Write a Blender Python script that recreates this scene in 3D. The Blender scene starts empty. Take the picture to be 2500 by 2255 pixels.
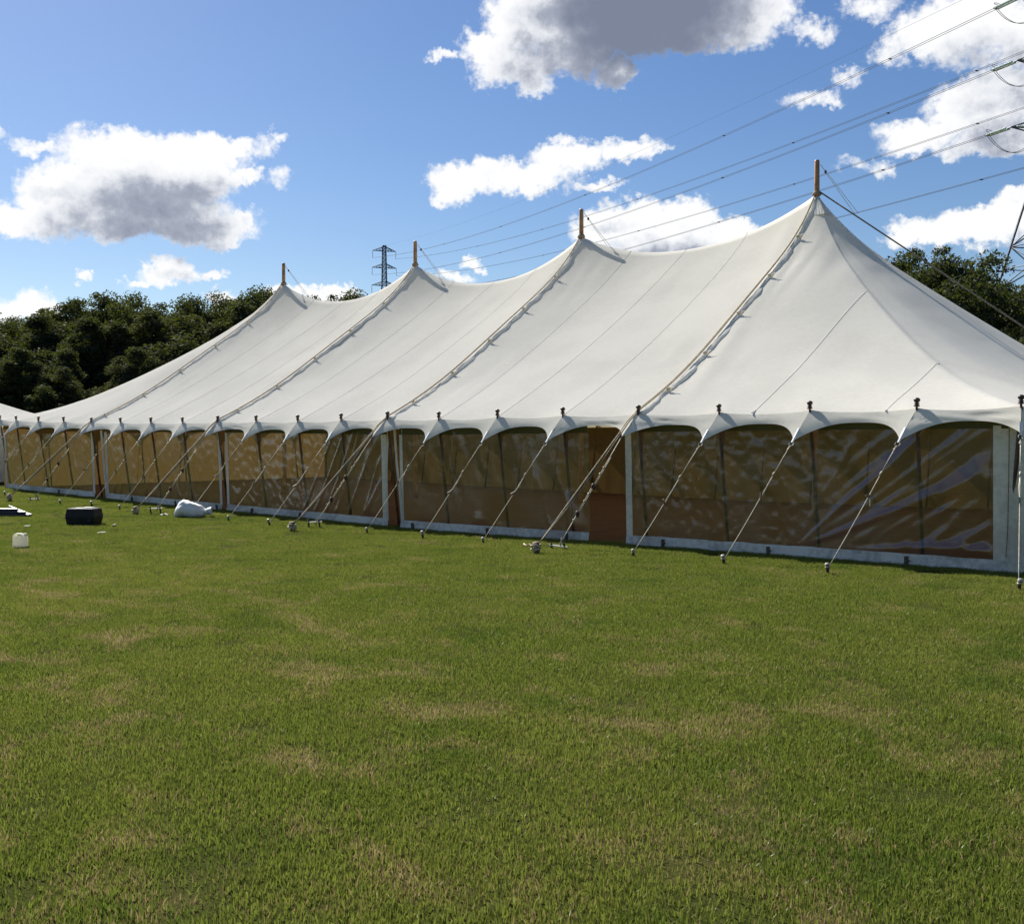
import bpy, bmesh, math, random
import numpy as np
from mathutils import Vector, Matrix, noise as mnoise

random.seed(7)
rng = np.random.default_rng(7)
scene = bpy.context.scene
col = scene.collection
R = math.radians

# ------------------------------------------------------------------ camera
CAM = Vector((3.979, -14.431, 1.7355))
YAW, PITCH, F = 0.7257, -0.0221, 2608.8          # F in pixels of a 2500 px wide frame
cd = bpy.data.cameras.new('camera')
cam = bpy.data.objects.new('camera', cd)
col.objects.link(cam)
cam.location = CAM
cam.rotation_euler = (math.pi / 2 + PITCH, 0, YAW)
cd.sensor_fit = 'HORIZONTAL'
cd.sensor_width = 36
cd.lens = 36 * F / 2500
cd.clip_start = 0.05
cd.clip_end = 20000
scene.camera = cam

# ------------------------------------------------------------------ light
SUN = Vector((-0.705, 0.150, 0.693)).normalized()   # towards the sun
sd = bpy.data.lights.new('sun', 'SUN')
sd.energy = 5.0
sd.angle = R(0.55)
sd.color = (1.0, 0.955, 0.88)
so = bpy.data.objects.new('sun', sd)
col.objects.link(so)
so.rotation_euler = (-SUN).to_track_quat('-Z', 'Y').to_euler()
so.location = (0, 0, 40)

scene.view_settings.view_transform = 'Standard'
scene.view_settings.look = 'None'
scene.view_settings.exposure = 1.05
scene.view_settings.gamma = 1
scene.view_settings.use_curve_mapping = False
scene.cycles.max_bounces = 6
scene.cycles.transparent_max_bounces = 24
scene.cycles.caustics_reflective = False
scene.cycles.caustics_refractive = False

# ------------------------------------------------------------------ world: sky with cumulus
world = bpy.data.worlds.new('World')
scene.world = world
world.use_nodes = True
world.cycles.sampling_method = 'NONE'
wt = world.node_tree
wt.nodes.clear()


class NT:
    """small helper to write node trees"""
    def __init__(s, tree):
        s.t = tree

    def n(s, kind, **kw):
        nd = s.t.nodes.new(kind)
        for k, v in kw.items():
            if k == 'inp':
                for a, b in v.items():
                    s.set(nd.inputs[a], b)
            else:
                setattr(nd, k, v)
        return nd

    def set(s, sock, v):
        if isinstance(v, bpy.types.NodeSocket):
            s.t.links.new(v, sock)
        else:
            sock.default_value = v

    def math(s, op, a, b=None, c=None, clamp=False):
        nd = s.t.nodes.new('ShaderNodeMath')
        nd.operation = op
        nd.use_clamp = clamp
        s.set(nd.inputs[0], a)
        if b is not None:
            s.set(nd.inputs[1], b)
        if c is not None:
            s.set(nd.inputs[2], c)
        return nd.outputs[0]

    def vec(s, op, a, b=None):
        nd = s.t.nodes.new('ShaderNodeVectorMath')
        nd.operation = op
        s.set(nd.inputs[0], a)
        if b is not None:
            if op == 'SCALE':
                s.set(nd.inputs['Scale'], b)
            else:
                s.set(nd.inputs[1], b)
        return nd.outputs['Value'] if op in ('LENGTH', 'DOT_PRODUCT') else nd.outputs[0]

    def noise(s, v, scale, detail=4, rough=0.55, dist=0.0, out=0):
        nd = s.n('ShaderNodeTexNoise', inp={'Vector': v, 'Scale': scale, 'Detail': detail,
                                            'Roughness': rough, 'Distortion': dist})
        return nd.outputs[out]

    def ramp(s, v, lo, hi, a=0.0, b=1.0, smooth=True):
        nd = s.n('ShaderNodeMapRange', interpolation_type='SMOOTHSTEP' if smooth else 'LINEAR',
                 inp={'Value': v, 'From Min': lo, 'From Max': hi, 'To Min': a, 'To Max': b})
        return nd.outputs[0]

    def mix(s, f, a, b):
        nd = s.n('ShaderNodeMix', data_type='RGBA')
        s.set(nd.inputs[0], f)
        s.set(nd.inputs[6], a)
        s.set(nd.inputs[7], b)
        return nd.outputs[2]


def pix_dir(x, y):
    fw = Vector((-math.sin(YAW) * math.cos(PITCH), math.cos(YAW) * math.cos(PITCH), math.sin(PITCH)))
    rt = Vector((math.cos(YAW), math.sin(YAW), 0))
    up = rt.cross(fw)
    return (fw * F + rt * (x - 1250) - up * (y - 1127.5)).normalized()


def azel(x, y):
    d = pix_dir(x, y)
    return math.degrees(math.atan2(d.x, d.y)), math.degrees(math.asin(d.z))


# cumulus banks of that afternoon: azimuth/elevation of each puff, its half sizes, its thickness
PUFFS = [  # x, y, half width, half height, thickness
    (370, 385, 235, 72, 1.0), (545, 355, 85, 42, .9), (600, 425, 48, 26, .75), (350, 525, 270, 66, 1.15), (60, 540, 150, 48, .9),
    (590, 545, 36, 36, .9), (150, 470, 100, 85, .95), (95, 352, 62, 18, .5), (640, 355, 30, 28, .38),
    (682, 440, 32, 24, .36), (675, 330, 27, 17, .42), (500, 560, 130, 40, 1.1), (-60, 330, 70, 22, .5),
    (330, 455, 220, 75, 1.0), (470, 430, 120, 60, .95),
    (420, 668, 85, 34, .8), (345, 690, 50, 15, .6), (527, 683, 38, 18, .7), (207, 673, 25, 15, .55),
    (70, 755, 80, 42, .75), (-30, 765, 90, 55, .8), (545, 738, 52, 26, .75), (700, 722, 70, 26, .75),
    (810, 718, 90, 26, .8), (1150, 645, 32, 18, .6), (1110, 682, 50, 18, .6),
    (1290, 45, 115, 80, .95), (1200, 120, 95, 48, .85), (1075, 134, 42, 16, .55), (1250, 165, 115, 52, .85),
    (1310, 205, 45, 30, .65), (1560, 10, 290, 100, 1.6), (1500, 85, 190, 60, 1.3), (1850, 35, 105, 75, .8),
    (1800, 82, 50, 30, .6), (1505, 180, 50, 34, .8), (1400, 130, 120, 60, 1.1), (1690, 70, 130, 50, 1.1),
    (1130, 440, 98, 48, .8), (1100, 478, 62, 28, .7), (1280, 432, 150, 44, .8), (1390, 385, 115, 46, .8),
    (1530, 366, 92, 34, .75), (1612, 370, 36, 13, .5), (1455, 455, 68, 17, .6),
    (1490, 550, 95, 58, .9), (1565, 535, 85, 58, .95), (1665, 545, 95, 60, 1.0), (1790, 582, 80, 52, 1.0),
    (1650, 605, 210, 46, 1.2),
    (2255, 85, 95, 52, .75), (2360, 60, 140, 80, .9), (2180, 132, 52, 32, .5), (2400, 148, 66, 26, .5),
    (2125, 15, 70, 38, .55), (1980, 78, 52, 27, .48), (1980, 232, 64, 24, .46), (2065, 182, 46, 24, .42),
    (2020, 246, 34, 13, .46), (2400, 262, 118, 76, .95), (2470, 225, 90, 56, 1.0), (2250, 330, 108, 40, .75),
    (2190, 326, 46, 22, .5), (2440, 350, 130, 36, .9), (2150, 400, 32, 21, .42),
    (2280, 562, 108, 40, .85), (2405, 545, 120, 50, .95), (2485, 505, 70, 46, .9), (2205, 582, 56, 32, .8),
    (2090, 405, 40, 14, .3), (2520, 90, 90, 70, .9), (2600, 300, 120, 90, 1.0), (2620, 540, 130, 60, 1.0),
    (-190, 520, 150, 70, 1.0), (-230, 730, 140, 40, .8), (1560, -90, 330, 100, 1.7),
]
fg = bpy.data.node_groups.new('cloud_field', 'ShaderNodeTree')
fg.interface.new_socket('P', in_out='INPUT', socket_type='NodeSocketVector')
fg.interface.new_socket('Field', in_out='OUTPUT', socket_type='NodeSocketFloat')
g = NT(fg)
gi = g.n('NodeGroupInput')
go = g.n('NodeGroupOutput')
val = None
for (x, y, rx, ry, a) in PUFFS:
    az, el = azel(x, y)
    k = 45.5
    c = g.vec('SUBTRACT', gi.outputs[0], (az, el, 0))
    c = g.vec('MULTIPLY', c, (k / rx * math.cos(R(el)), k / ry, 0))
    r2 = g.vec('DOT_PRODUCT', c, c)
    f = g.math('MULTIPLY_ADD', r2, -a, a)
    if val is None:
        val = f
    else:
        nd = g.n('ShaderNodeMath', operation='SMOOTH_MAX')
        g.set(nd.inputs[0], val)
        g.set(nd.inputs[1], f)
        nd.inputs[2].default_value = 0.22
        val = nd.outputs[0]
g.set(go.inputs[0], val)

w = NT(wt)
tc = w.n('ShaderNodeTexCoord')
dirv = w.vec('NORMALIZE', tc.outputs['Generated'])
sx = w.n('ShaderNodeSeparateXYZ', inp={0: dirv})
az = w.math('MULTIPLY', w.math('ARCTAN2', sx.outputs[0], sx.outputs[1]), 180 / math.pi)
el = w.math('MULTIPLY', w.math('ARCSINE', sx.outputs[2]), 180 / math.pi)
P = w.n('ShaderNodeCombineXYZ', inp={0: az, 1: el}).outputs[0]


def warp(p, amp):
    n1 = w.noise(p, 0.42, 2, 0.5, out=1)
    n2 = w.noise(p, 1.35, 6, 0.62, out=1)
    v = w.vec('SCALE', w.vec('SUBTRACT', n1, (.5, .5, .5)), 1.5 * amp)
    v2 = w.vec('SCALE', w.vec('SUBTRACT', n2, (.5, .5, .5)), 1.7 * amp)
    return w.vec('ADD', p, w.vec('ADD', v, v2))


def field(p):
    nd = w.n('ShaderNodeGroup')
    nd.node_tree = fg
    w.set(nd.inputs[0], p)
    return nd.outputs[0]


f0 = field(warp(P, 1.0))
# farther round the sky: the same kind of scattered cumulus, from noise alone
gen = w.math('MULTIPLY_ADD', w.noise(w.vec('MULTIPLY', dirv, (1, 1, 2.2)), 3.1, 7, 0.55), 6.0, -3.55)
off = w.math('MAXIMUM', w.ramp(w.math('ABSOLUTE', w.math('ADD', az, 41.6)), 29, 37), w.ramp(el, 25, 31))
gen = w.math('MINIMUM', gen, 1.0)
fine = w.math('SUBTRACT', w.noise(P, 2.6, 8, 0.62), 0.5)
dens = w.math('MULTIPLY_ADD', fine, 0.75, f0)
alpha = w.ramp(dens, -0.06, 0.58)
# shading: how much cloud lies between here and the sun (the sun stands up and to the left)
f1 = field(warp(w.vec('ADD', P, (-0.2, 0.8, 0)), 0.75))
f3 = w.math('MAXIMUM', field(warp(w.vec('ADD', P, (-0.5, 2.1, 0)), 0.75)), -0.35)
lit = w.math('ADD', w.math('MULTIPLY_ADD', f0, 0.25, w.math('MULTIPLY', f1, 0.45)), w.math('MULTIPLY', f3, 0.62))
lit = w.math('MULTIPLY_ADD', w.math('SUBTRACT', w.noise(P, 1.0, 5, 0.6), 0.5), 0.8, lit)
shade = w.ramp(lit, 0.25, 1.75)


def cloud_colour(sh):
    ccol = w.n('ShaderNodeValToRGB', inp={0: sh})
    e = ccol.color_ramp.elements
    e[0].position, e[0].color = 0.0, (1.0, 1.0, 1.0, 1)
    e[1].position, e[1].color = 1.0, (0.20, 0.23, 0.31, 1)
    m = e.new(0.30)
    m.color = (0.80, 0.82, 0.86, 1)
    m = e.new(0.62)
    m.color = (0.40, 0.43, 0.51, 1)
    return w.n('ShaderNodeBackground', inp={'Color': ccol.outputs[0], 'Strength': 0.50}).outputs[0]


sky = w.n('ShaderNodeTexSky', sky_type='NISHITA', sun_disc=False)
sky.sun_elevation = math.asin(SUN.z)
sky.sun_rotation = math.atan2(SUN.x, SUN.y)
sky.air_density = 1.0
sky.dust_density = 0.35
sky.ozone_density = 2.2
hs = w.n('ShaderNodeHueSaturation', inp={'Hue': 0.508, 'Saturation': 1.22, 'Value': 1.0, 'Color': sky.outputs[0]})
bg1 = w.n('ShaderNodeBackground', inp={'Color': hs.outputs[0], 'Strength': 0.050})
near_sky = w.n('ShaderNodeMixShader', inp={0: w.math('MULTIPLY', alpha, 0.97), 1: bg1.outputs[0], 2: cloud_colour(shade)})
gd = w.math('MULTIPLY', w.ramp(gen, 0.0, 0.42), 0.97)
far_sky = w.n('ShaderNodeMixShader', inp={0: gd, 1: bg1.outputs[0], 2: cloud_colour(w.ramp(gen, 0.2, 1.3))})
mx = w.n('ShaderNodeMixShader', inp={0: off, 1: near_sky.outputs[0], 2: far_sky.outputs[0]})
wo = w.n('ShaderNodeOutputWorld', inp={0: mx.outputs[0]})


# ------------------------------------------------------------------ helpers
def tag(o, label=None, cat=None, group=None, kind=None):
    if label:
        o['label'] = label
    if cat:
        o['category'] = cat
    if group:
        o['group'] = group
    if kind:
        o['kind'] = kind
    return o


def empty(name, loc, label, cat, group=None, rz=0):
    o = bpy.data.objects.new(name, None)
    o.empty_display_size = 0.1
    col.objects.link(o)
    o.location = loc
    o.rotation_euler = (0, 0, rz)
    return tag(o, label, cat, group)


class MB:
    def __init__(s):
        s.v = []
        s.f = []

    def add(s, vs, fs):
        b = len(s.v)
        s.v += [tuple(x) for x in vs]
        s.f += [tuple(i + b for i in f) for f in fs]
        return s

    def box(s, c, size, rot=None, taper=1.0):
        hx, hy, hz = size[0] / 2, size[1] / 2, size[2] / 2
        vs = []
        for z in (-hz, hz):
            k = taper if z > 0 else 1
            for x, y in ((-hx, -hy), (hx, -hy), (hx, hy), (-hx, hy)):
                v = Vector((x * k, y * k, z))
                if rot is not None:
                    v = rot @ v
                vs.append(v + Vector(c))
        return s.add(vs, [(3, 2, 1, 0), (4, 5, 6, 7), (0, 1, 5, 4), (1, 2, 6, 5), (2, 3, 7, 6), (3, 0, 4, 7)])

    def tube(s, path, r, n=6, caps=True):
        path = [Vector(p) for p in path]
        rs = r if isinstance(r, (list, tuple)) else [r] * len(path)
        b = len(s.v)
        prev = None
        for i, p in enumerate(path):
            t = (path[min(i + 1, len(path) - 1)] - path[max(i - 1, 0)])
            t = t.normalized() if t.length > 1e-9 else Vector((0, 0, 1))
            if prev is None:
                a = Vector((0, 0, 1)) if abs(t.z) < 0.9 else Vector((1, 0, 0))
                x = t.cross(a).normalized()
            else:
                x = (prev - t * prev.dot(t)).normalized()
            prev = x
            y = t.cross(x)
            for k in range(n):
                an = 2 * math.pi * k / n
                s.v.append(tuple(p + (x * math.cos(an) + y * math.sin(an)) * rs[i]))
        for i in range(len(path) - 1):
            for k in range(n):
                k2 = (k + 1) % n
                s.f.append((b + i * n + k, b + i * n + k2, b + (i + 1) * n + k2, b + (i + 1) * n + k))
        if caps:
            s.f.append(tuple(b + k for k in reversed(range(n))))
            e0 = b + (len(path) - 1) * n
            s.f.append(tuple(e0 + k for k in range(n)))
        return s

    def lathe(s, prof, base=(0, 0, 0), n=10, rot=None):
        b = len(s.v)
        for (r, z) in prof:
            for k in range(n):
                an = 2 * math.pi * k / n
                v = Vector((r * math.cos(an), r * math.sin(an), z))
                if rot is not None:
                    v = rot @ v
                s.v.append(tuple(v + Vector(base)))
        for i in range(len(prof) - 1):
            for k in range(n):
                k2 = (k + 1) % n
                s.f.append((b + i * n + k, b + i * n + k2, b + (i + 1) * n + k2, b + (i + 1) * n + k))
        s.f.append(tuple(b + k for k in reversed(range(n))))
        e0 = b + (len(prof) - 1) * n
        s.f.append(tuple(e0 + k for k in range(n)))
        return s

    def grid(s, rows, closed=False):
        """rows: list of equally long lists of points"""
        b = len(s.v)
        m = len(rows[0])
        for r in rows:
            s.v += [tuple(p) for p in r]
        for i in range(len(rows) - 1):
            for j in range(m - 1):
                s.f.append((b + i * m + j, b + i * m + j + 1, b + (i + 1) * m + j + 1, b + (i + 1) * m + j))
        return s

    def mesh(s, name, mat=None, smooth=False):
        me = bpy.data.meshes.new(name)
        me.from_pydata(s.v, [], s.f)
        me.update()
        if mat:
            me.materials.append(mat)
        if smooth:
            me.polygons.foreach_set('use_smooth', [True] * len(me.polygons))
        return me

    def build(s, name, mat, parent=None, smooth=False, world=True):
        me = s.mesh(name, mat, smooth)
        o = bpy.data.objects.new(name, me)
        col.objects.link(o)
        if parent is not None:
            o.parent = parent
            if world:   # vertices are given in world space
                bpy_mat = wmat(parent)
                o.matrix_parent_inverse = bpy_mat.inverted()
        return o


def wmat(o):
    m = Matrix.Translation(o.location) @ o.rotation_euler.to_matrix().to_4x4() @ Matrix.Diagonal((*o.scale, 1))
    if o.parent:
        return wmat(o.parent) @ o.matrix_parent_inverse @ m
    return m


def copy_tree(o, parent=None):
    c = o.copy()
    col.objects.link(c)
    c.parent = parent
    if parent is not None:
        c.matrix_parent_inverse = o.matrix_parent_inverse.copy()
    for ch in list(o.children):
        copy_tree(ch, c)
    return c


def sstep(a, b, x):
    t = min(max((x - a) / (b - a), 0), 1)
    return t * t * (3 - 2 * t)


GX = [(-60, .35), (-40, .28), (-34, .22), (-29, .16), (-25, .10), (-21.5, .05), (-18.7, .02), (-15, -.02), (-11, -.06), (-6, -.02), (-2, 0), (30, 0)]


def gz(x, y):
    """height of the lawn"""
    xs = [a for a, b in GX]
    z = float(np.interp(x, xs, [b for a, b in GX]))
    z *= sstep(-13, -4, y)
    dx, dy = x - CAM.x, y - CAM.y
    d = math.hypot(dx, dy)
    if d > 60:
        z *= 1 - sstep(60, 120, d)
        z += 29 * sstep(130, 390, dx * -0.664 + dy * 0.748)
    return z


def ground_at(x, y, lift=0.0):
    d = pix_dir(x, y)
    z = 0.0
    for _ in range(6):
        s = (z + lift - CAM.z) / d.z
        p = CAM + d * s
        z = gz(p.x, p.y)
    return Vector((p.x, p.y, z))


def at(x, y, depth):
    d = pix_dir(x, y)
    fw = pix_dir(1250, 1127.5)
    return CAM + d * (depth / d.dot(fw))


# ------------------------------------------------------------------ materials
def newmat(name):
    m = bpy.data.materials.new(name)
    m.use_nodes = True
    m.node_tree.nodes.clear()
    t = NT(m.node_tree)
    out = t.n('ShaderNodeOutputMaterial')
    return m, t, out


def simple(name, c, rough=0.6, metal=0.0, var=0.12, vscale=8.0, bump=0.0, bscale=60.0, spec=0.4):
    m, t, out = newmat(name)
    geo = t.n('ShaderNodeNewGeometry')
    nz = t.noise(geo.outputs['Position'], vscale, 5, 0.6)
    c1 = tuple(max(0, x * (1 - var * 2)) for x in c) + (1,)
    c2 = tuple(min(1, x * (1 + var * 2)) for x in c) + (1,)
    colr = t.mix(t.ramp(nz, 0.3, 0.7), c1, c2)
    p = t.n('ShaderNodeBsdfPrincipled', inp={'Base Color': colr, 'Roughness': rough, 'Metallic': metal,
                                             'Specular IOR Level': spec})
    if bump:
        b = t.n('ShaderNodeBump', inp={'Strength': bump, 'Distance': 0.01,
                                       'Height': t.noise(geo.outputs['Position'], bscale, 4, 0.6)})
        t.set(p.inputs['Normal'], b.outputs[0])
    t.set(out.inputs[0], p.outputs[0])
    return m


def canvas_mat(name, c, trans, dirt=0.05, tcol=None):
    m, t, out = newmat(name)
    geo = t.n('ShaderNodeNewGeometry')
    pos = geo.outputs['Position']
    big = t.noise(pos, 0.7, 4, 0.55)
    fine = t.noise(pos, 14.0, 5, 0.6)
    k = t.math('MULTIPLY_ADD', t.math('SUBTRACT', fine, .5), 0.7, big)
    ca = tuple(x * (1 - dirt * 2.2) for x in c) + (1,)
    colr = t.mix(t.ramp(k, 0.3, 0.66), ca, c + (1,))
    wr = t.noise(t.vec('MULTIPLY', pos, (1.0, 0.55, 0.55)), 2.2, 5, 0.55, 0.6)
    weave = t.noise(pos, 240.0, 2, 0.6)
    hgt = t.math('MULTIPLY_ADD', weave, 0.018, t.math('MULTIPLY', wr, 0.55))
    bm = t.n('ShaderNodeBump', inp={'Strength': 0.35, 'Distance': 0.03, 'Height': hgt})
    d = t.n('ShaderNodeBsdfDiffuse', inp={'Color': colr, 'Roughness': 0.6, 'Normal': bm.outputs[0]})
    tr = t.n('ShaderNodeBsdfTranslucent', inp={'Color': (tcol or c) + (1,), 'Normal': bm.outputs[0]})
    mxs = t.n('ShaderNodeMixShader', inp={0: trans, 1: d.outputs[0], 2: tr.outputs[0]})
    t.set(out.inputs[0], mxs.outputs[0])
    return m


M = {}
M['canvas'] = canvas_mat('ivory_canvas', (0.87, 0.838, 0.745), 0.20, 0.035, (0.72, 0.62, 0.36))
M['wall_canvas'] = canvas_mat('white_wall_canvas', (0.77, 0.745, 0.65), 0.12, 0.12)
M['hem'] = canvas_mat('soiled_hem_canvas', (0.72, 0.70, 0.63), 0.08, 0.20)
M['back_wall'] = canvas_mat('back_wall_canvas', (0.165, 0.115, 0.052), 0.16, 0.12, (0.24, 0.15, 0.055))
M['top_band'] = canvas_mat('dim_underside_band', (0.115, 0.105, 0.045), 0.05, 0.1)  # dark olive imitates the dim roof underside above the windows
M['strap'] = simple('white_webbing', (0.78, 0.78, 0.76), 0.7, var=0.05)
M['seam'] = canvas_mat('seam_canvas', (0.74, 0.725, 0.67), 0.08, 0.06)
M['lace'] = canvas_mat('lacing_flap_canvas', (0.80, 0.785, 0.72), 0.15, 0.06)
M['rope'] = simple('hemp_rope', (0.42, 0.35, 0.24), 0.9, var=0.2, vscale=30, bump=0.6, bscale=160)
M['rope_dark'] = simple('weathered_rope', (0.19, 0.16, 0.11), 0.9, var=0.25, vscale=30, bump=0.5, bscale=160)
M['guy'] = simple('guy_line_rope', (0.44, 0.40, 0.31), 0.85, var=0.2, vscale=40)
M['wood'] = simple('varnished_pole_wood', (0.25, 0.14, 0.055), 0.5, var=0.2, vscale=6)
M['pole'] = simple('dark_stained_pole', (0.085, 0.05, 0.03), 0.6, var=0.25, vscale=6)
M['finial'] = simple('dark_turned_wood', (0.055, 0.03, 0.022), 0.45, var=0.2, vscale=20)
M['runner'] = simple('runner_wood', (0.16, 0.105, 0.06), 0.6, var=0.3, vscale=30)
M['steel'] = simple('galvanised_steel', (0.24, 0.24, 0.23), 0.55, 0.4, var=0.12, vscale=40)
M['plate'] = simple('pale_anchor_plate', (0.66, 0.66, 0.63), 0.45, 0.15, var=0.12, vscale=40)
M['iron'] = simple('rusty_iron', (0.055, 0.038, 0.03), 0.65, 0.35, var=0.3, vscale=50)
M['peg'] = simple('old_wooden_peg', (0.075, 0.062, 0.05), 0.8, var=0.3, vscale=30)
M['stump'] = simple('hammered_stake_wood', (0.11, 0.085, 0.055), 0.8, var=0.3, vscale=30)
M['black_plastic'] = simple('black_plastic', (0.010, 0.011, 0.014), 0.5, var=0.15, vscale=10, spec=0.25)
M['white_plastic'] = simple('white_plastic', (0.72, 0.72, 0.68), 0.5, var=0.06, vscale=20)
M['paper'] = simple('paper', (0.70, 0.70, 0.68), 0.8, var=0.06)
M['dark_metal'] = simple('dark_tube_metal', (0.035, 0.035, 0.038), 0.5, 0.0, var=0.25, vscale=14)
M['pylon'] = simple('pylon_steel', (0.10, 0.115, 0.15), 0.6, 0.2, var=0.2, vscale=2)
M['wire'] = simple('conductor_wire', (0.035, 0.04, 0.055), 0.8, 0.0, var=0.1)
M['insulator'] = simple('glass_insulator', (0.70, 0.78, 0.75), 0.25, 0.0, var=0.1, vscale=6, spec=0.6)
M['bark'] = simple('bark', (0.06, 0.048, 0.035), 0.9, var=0.3, vscale=6, bump=0.8, bscale=20)
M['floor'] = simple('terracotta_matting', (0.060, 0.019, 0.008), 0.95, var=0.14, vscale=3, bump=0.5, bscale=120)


def clear_mat():
    m, t, out = newmat('clear_pvc')
    geo = t.n('ShaderNodeNewGeometry')
    pos = geo.outputs['Position']
    crk = t.noise(pos, 9.0, 6, 0.62, 1.2)
    c2 = t.noise(t.vec('MULTIPLY', pos, (1, 1, .45)), 26.0, 3, 0.6, 0.5)
    msk = t.ramp(t.noise(pos, 0.9, 3, 0.5), 0.42, 0.62)
    hh = t.math('MULTIPLY_ADD', t.math('MULTIPLY', c2, msk), 0.6, t.math('MULTIPLY', crk, 0.5))
    bm = t.n('ShaderNodeBump', inp={'Strength': 0.75, 'Distance': 0.010, 'Height': hh})
    lw = t.n('ShaderNodeFresnel', inp={'IOR': 1.5, 'Normal': bm.outputs[0]})
    fac = t.math('MULTIPLY_ADD', lw.outputs[0], 1.5, 0.015, clamp=True)
    gl = t.n('ShaderNodeBsdfGlossy', inp={'Color': (.9, .92, .95, 1), 'Roughness': 0.12, 'Normal': bm.outputs[0]})
    tp = t.n('ShaderNodeBsdfTransparent', inp={'Color': (0.90, 0.88, 0.84, 1)})
    df = t.n('ShaderNodeBsdfDiffuse', inp={'Color': (0.5, 0.5, 0.52, 1), 'Normal': bm.outputs[0]})
    haze = t.math('MULTIPLY_ADD', msk, 0.05, 0.03)
    a = t.n('ShaderNodeMixShader', inp={0: haze, 1: tp.outputs[0], 2: df.outputs[0]})
    b = t.n('ShaderNodeMixShader', inp={0: fac, 1: a.outputs[0], 2: gl.outputs[0]})
    t.set(out.inputs[0], b.outputs[0])
    return m


M['clear'] = clear_mat()


def jug_mat():
    m, t, out = newmat('translucent_jug_plastic')
    d = t.n('ShaderNodeBsdfDiffuse', inp={'Color': (0.78, 0.77, 0.69, 1)})
    tr = t.n('ShaderNodeBsdfTranslucent', inp={'Color': (0.82, 0.80, 0.66, 1)})
    gl = t.n('ShaderNodeBsdfGlossy', inp={'Color': (1, 1, 1, 1), 'Roughness': 0.3})
    a = t.n('ShaderNodeMixShader', inp={0: 0.5, 1: d.outputs[0], 2: tr.outputs[0]})
    b = t.n('ShaderNodeMixShader', inp={0: 0.05, 1: a.outputs[0], 2: gl.outputs[0]})
    t.set(out.inputs[0], b.outputs[0])
    return m


M['jug'] = jug_mat()


def leaf_mat(name, ca, cb, cc, trans=0.28):
    m, t, out = newmat(name)
    at_ = t.n('ShaderNodeAttribute', attribute_name='rnd')
    inf = t.n('ShaderNodeObjectInfo')
    k = t.math('FRACT', t.math('ADD', at_.outputs['Fac'], t.math('MULTIPLY', inf.outputs['Random'], 0.0)))
    c1 = t.mix(k, ca + (1,), cb + (1,))
    c1 = t.mix(t.ramp(inf.outputs['Random'], 0.0, 1.0, 0.0, 0.55), c1, cc + (1,))
    d = t.n('ShaderNodeBsdfDiffuse', inp={'Color': c1})
    tr = t.n('ShaderNodeBsdfTranslucent', inp={'Color': t.mix(0.5, c1, (0.16, 0.19, 0.02, 1))})
    gl = t.n('ShaderNodeBsdfGlossy', inp={'Color': (1, 1, 1, 1), 'Roughness': 0.6})
    a = t.n('ShaderNodeMixShader', inp={0: trans, 1: d.outputs[0], 2: tr.outputs[0]})
    b = t.n('ShaderNodeMixShader', inp={0: 0.015, 1: a.outputs[0], 2: gl.outputs[0]})
    t.set(out.inputs[0], b.outputs[0])
    return m


M['leaf_dark'] = leaf_mat('dark_broadleaf', (0.013, 0.022, 0.008), (0.028, 0.040, 0.013), (0.024, 0.028, 0.012))
M['leaf_olive'] = leaf_mat('olive_willow_leaf', (0.024, 0.029, 0.012), (0.046, 0.050, 0.019), (0.038, 0.037, 0.018))


def dry_mask(t, pos):
    """straw patches where the lawn has scorched"""
    a = t.noise(t.vec('MULTIPLY', pos, (0.8, 1.0, 0.0)), 1.5, 3, 0.55, 0.5)
    b = t.noise(t.vec('MULTIPLY', pos, (1.0, 1.0, 0.0)), 2.6, 4, 0.6)
    c = t.noise(t.vec('MULTIPLY', pos, (1.0, 1.0, 0.0)), 0.11, 2, 0.5)
    dx = t.n('ShaderNodeSeparateXYZ', inp={0: pos})
    # trampled more in the open middle of the field than along the tent
    near = t.ramp(dx.outputs[1], -3.0, -9.5, 0.0, 0.085)
    k = t.math('ADD', t.math('MULTIPLY_ADD', b, 0.42, t.math('MULTIPLY_ADD', c, 0.10, a)), near)
    return t.math('MULTIPLY', t.ramp(k, 0.79, 1.12), 0.70)


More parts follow.
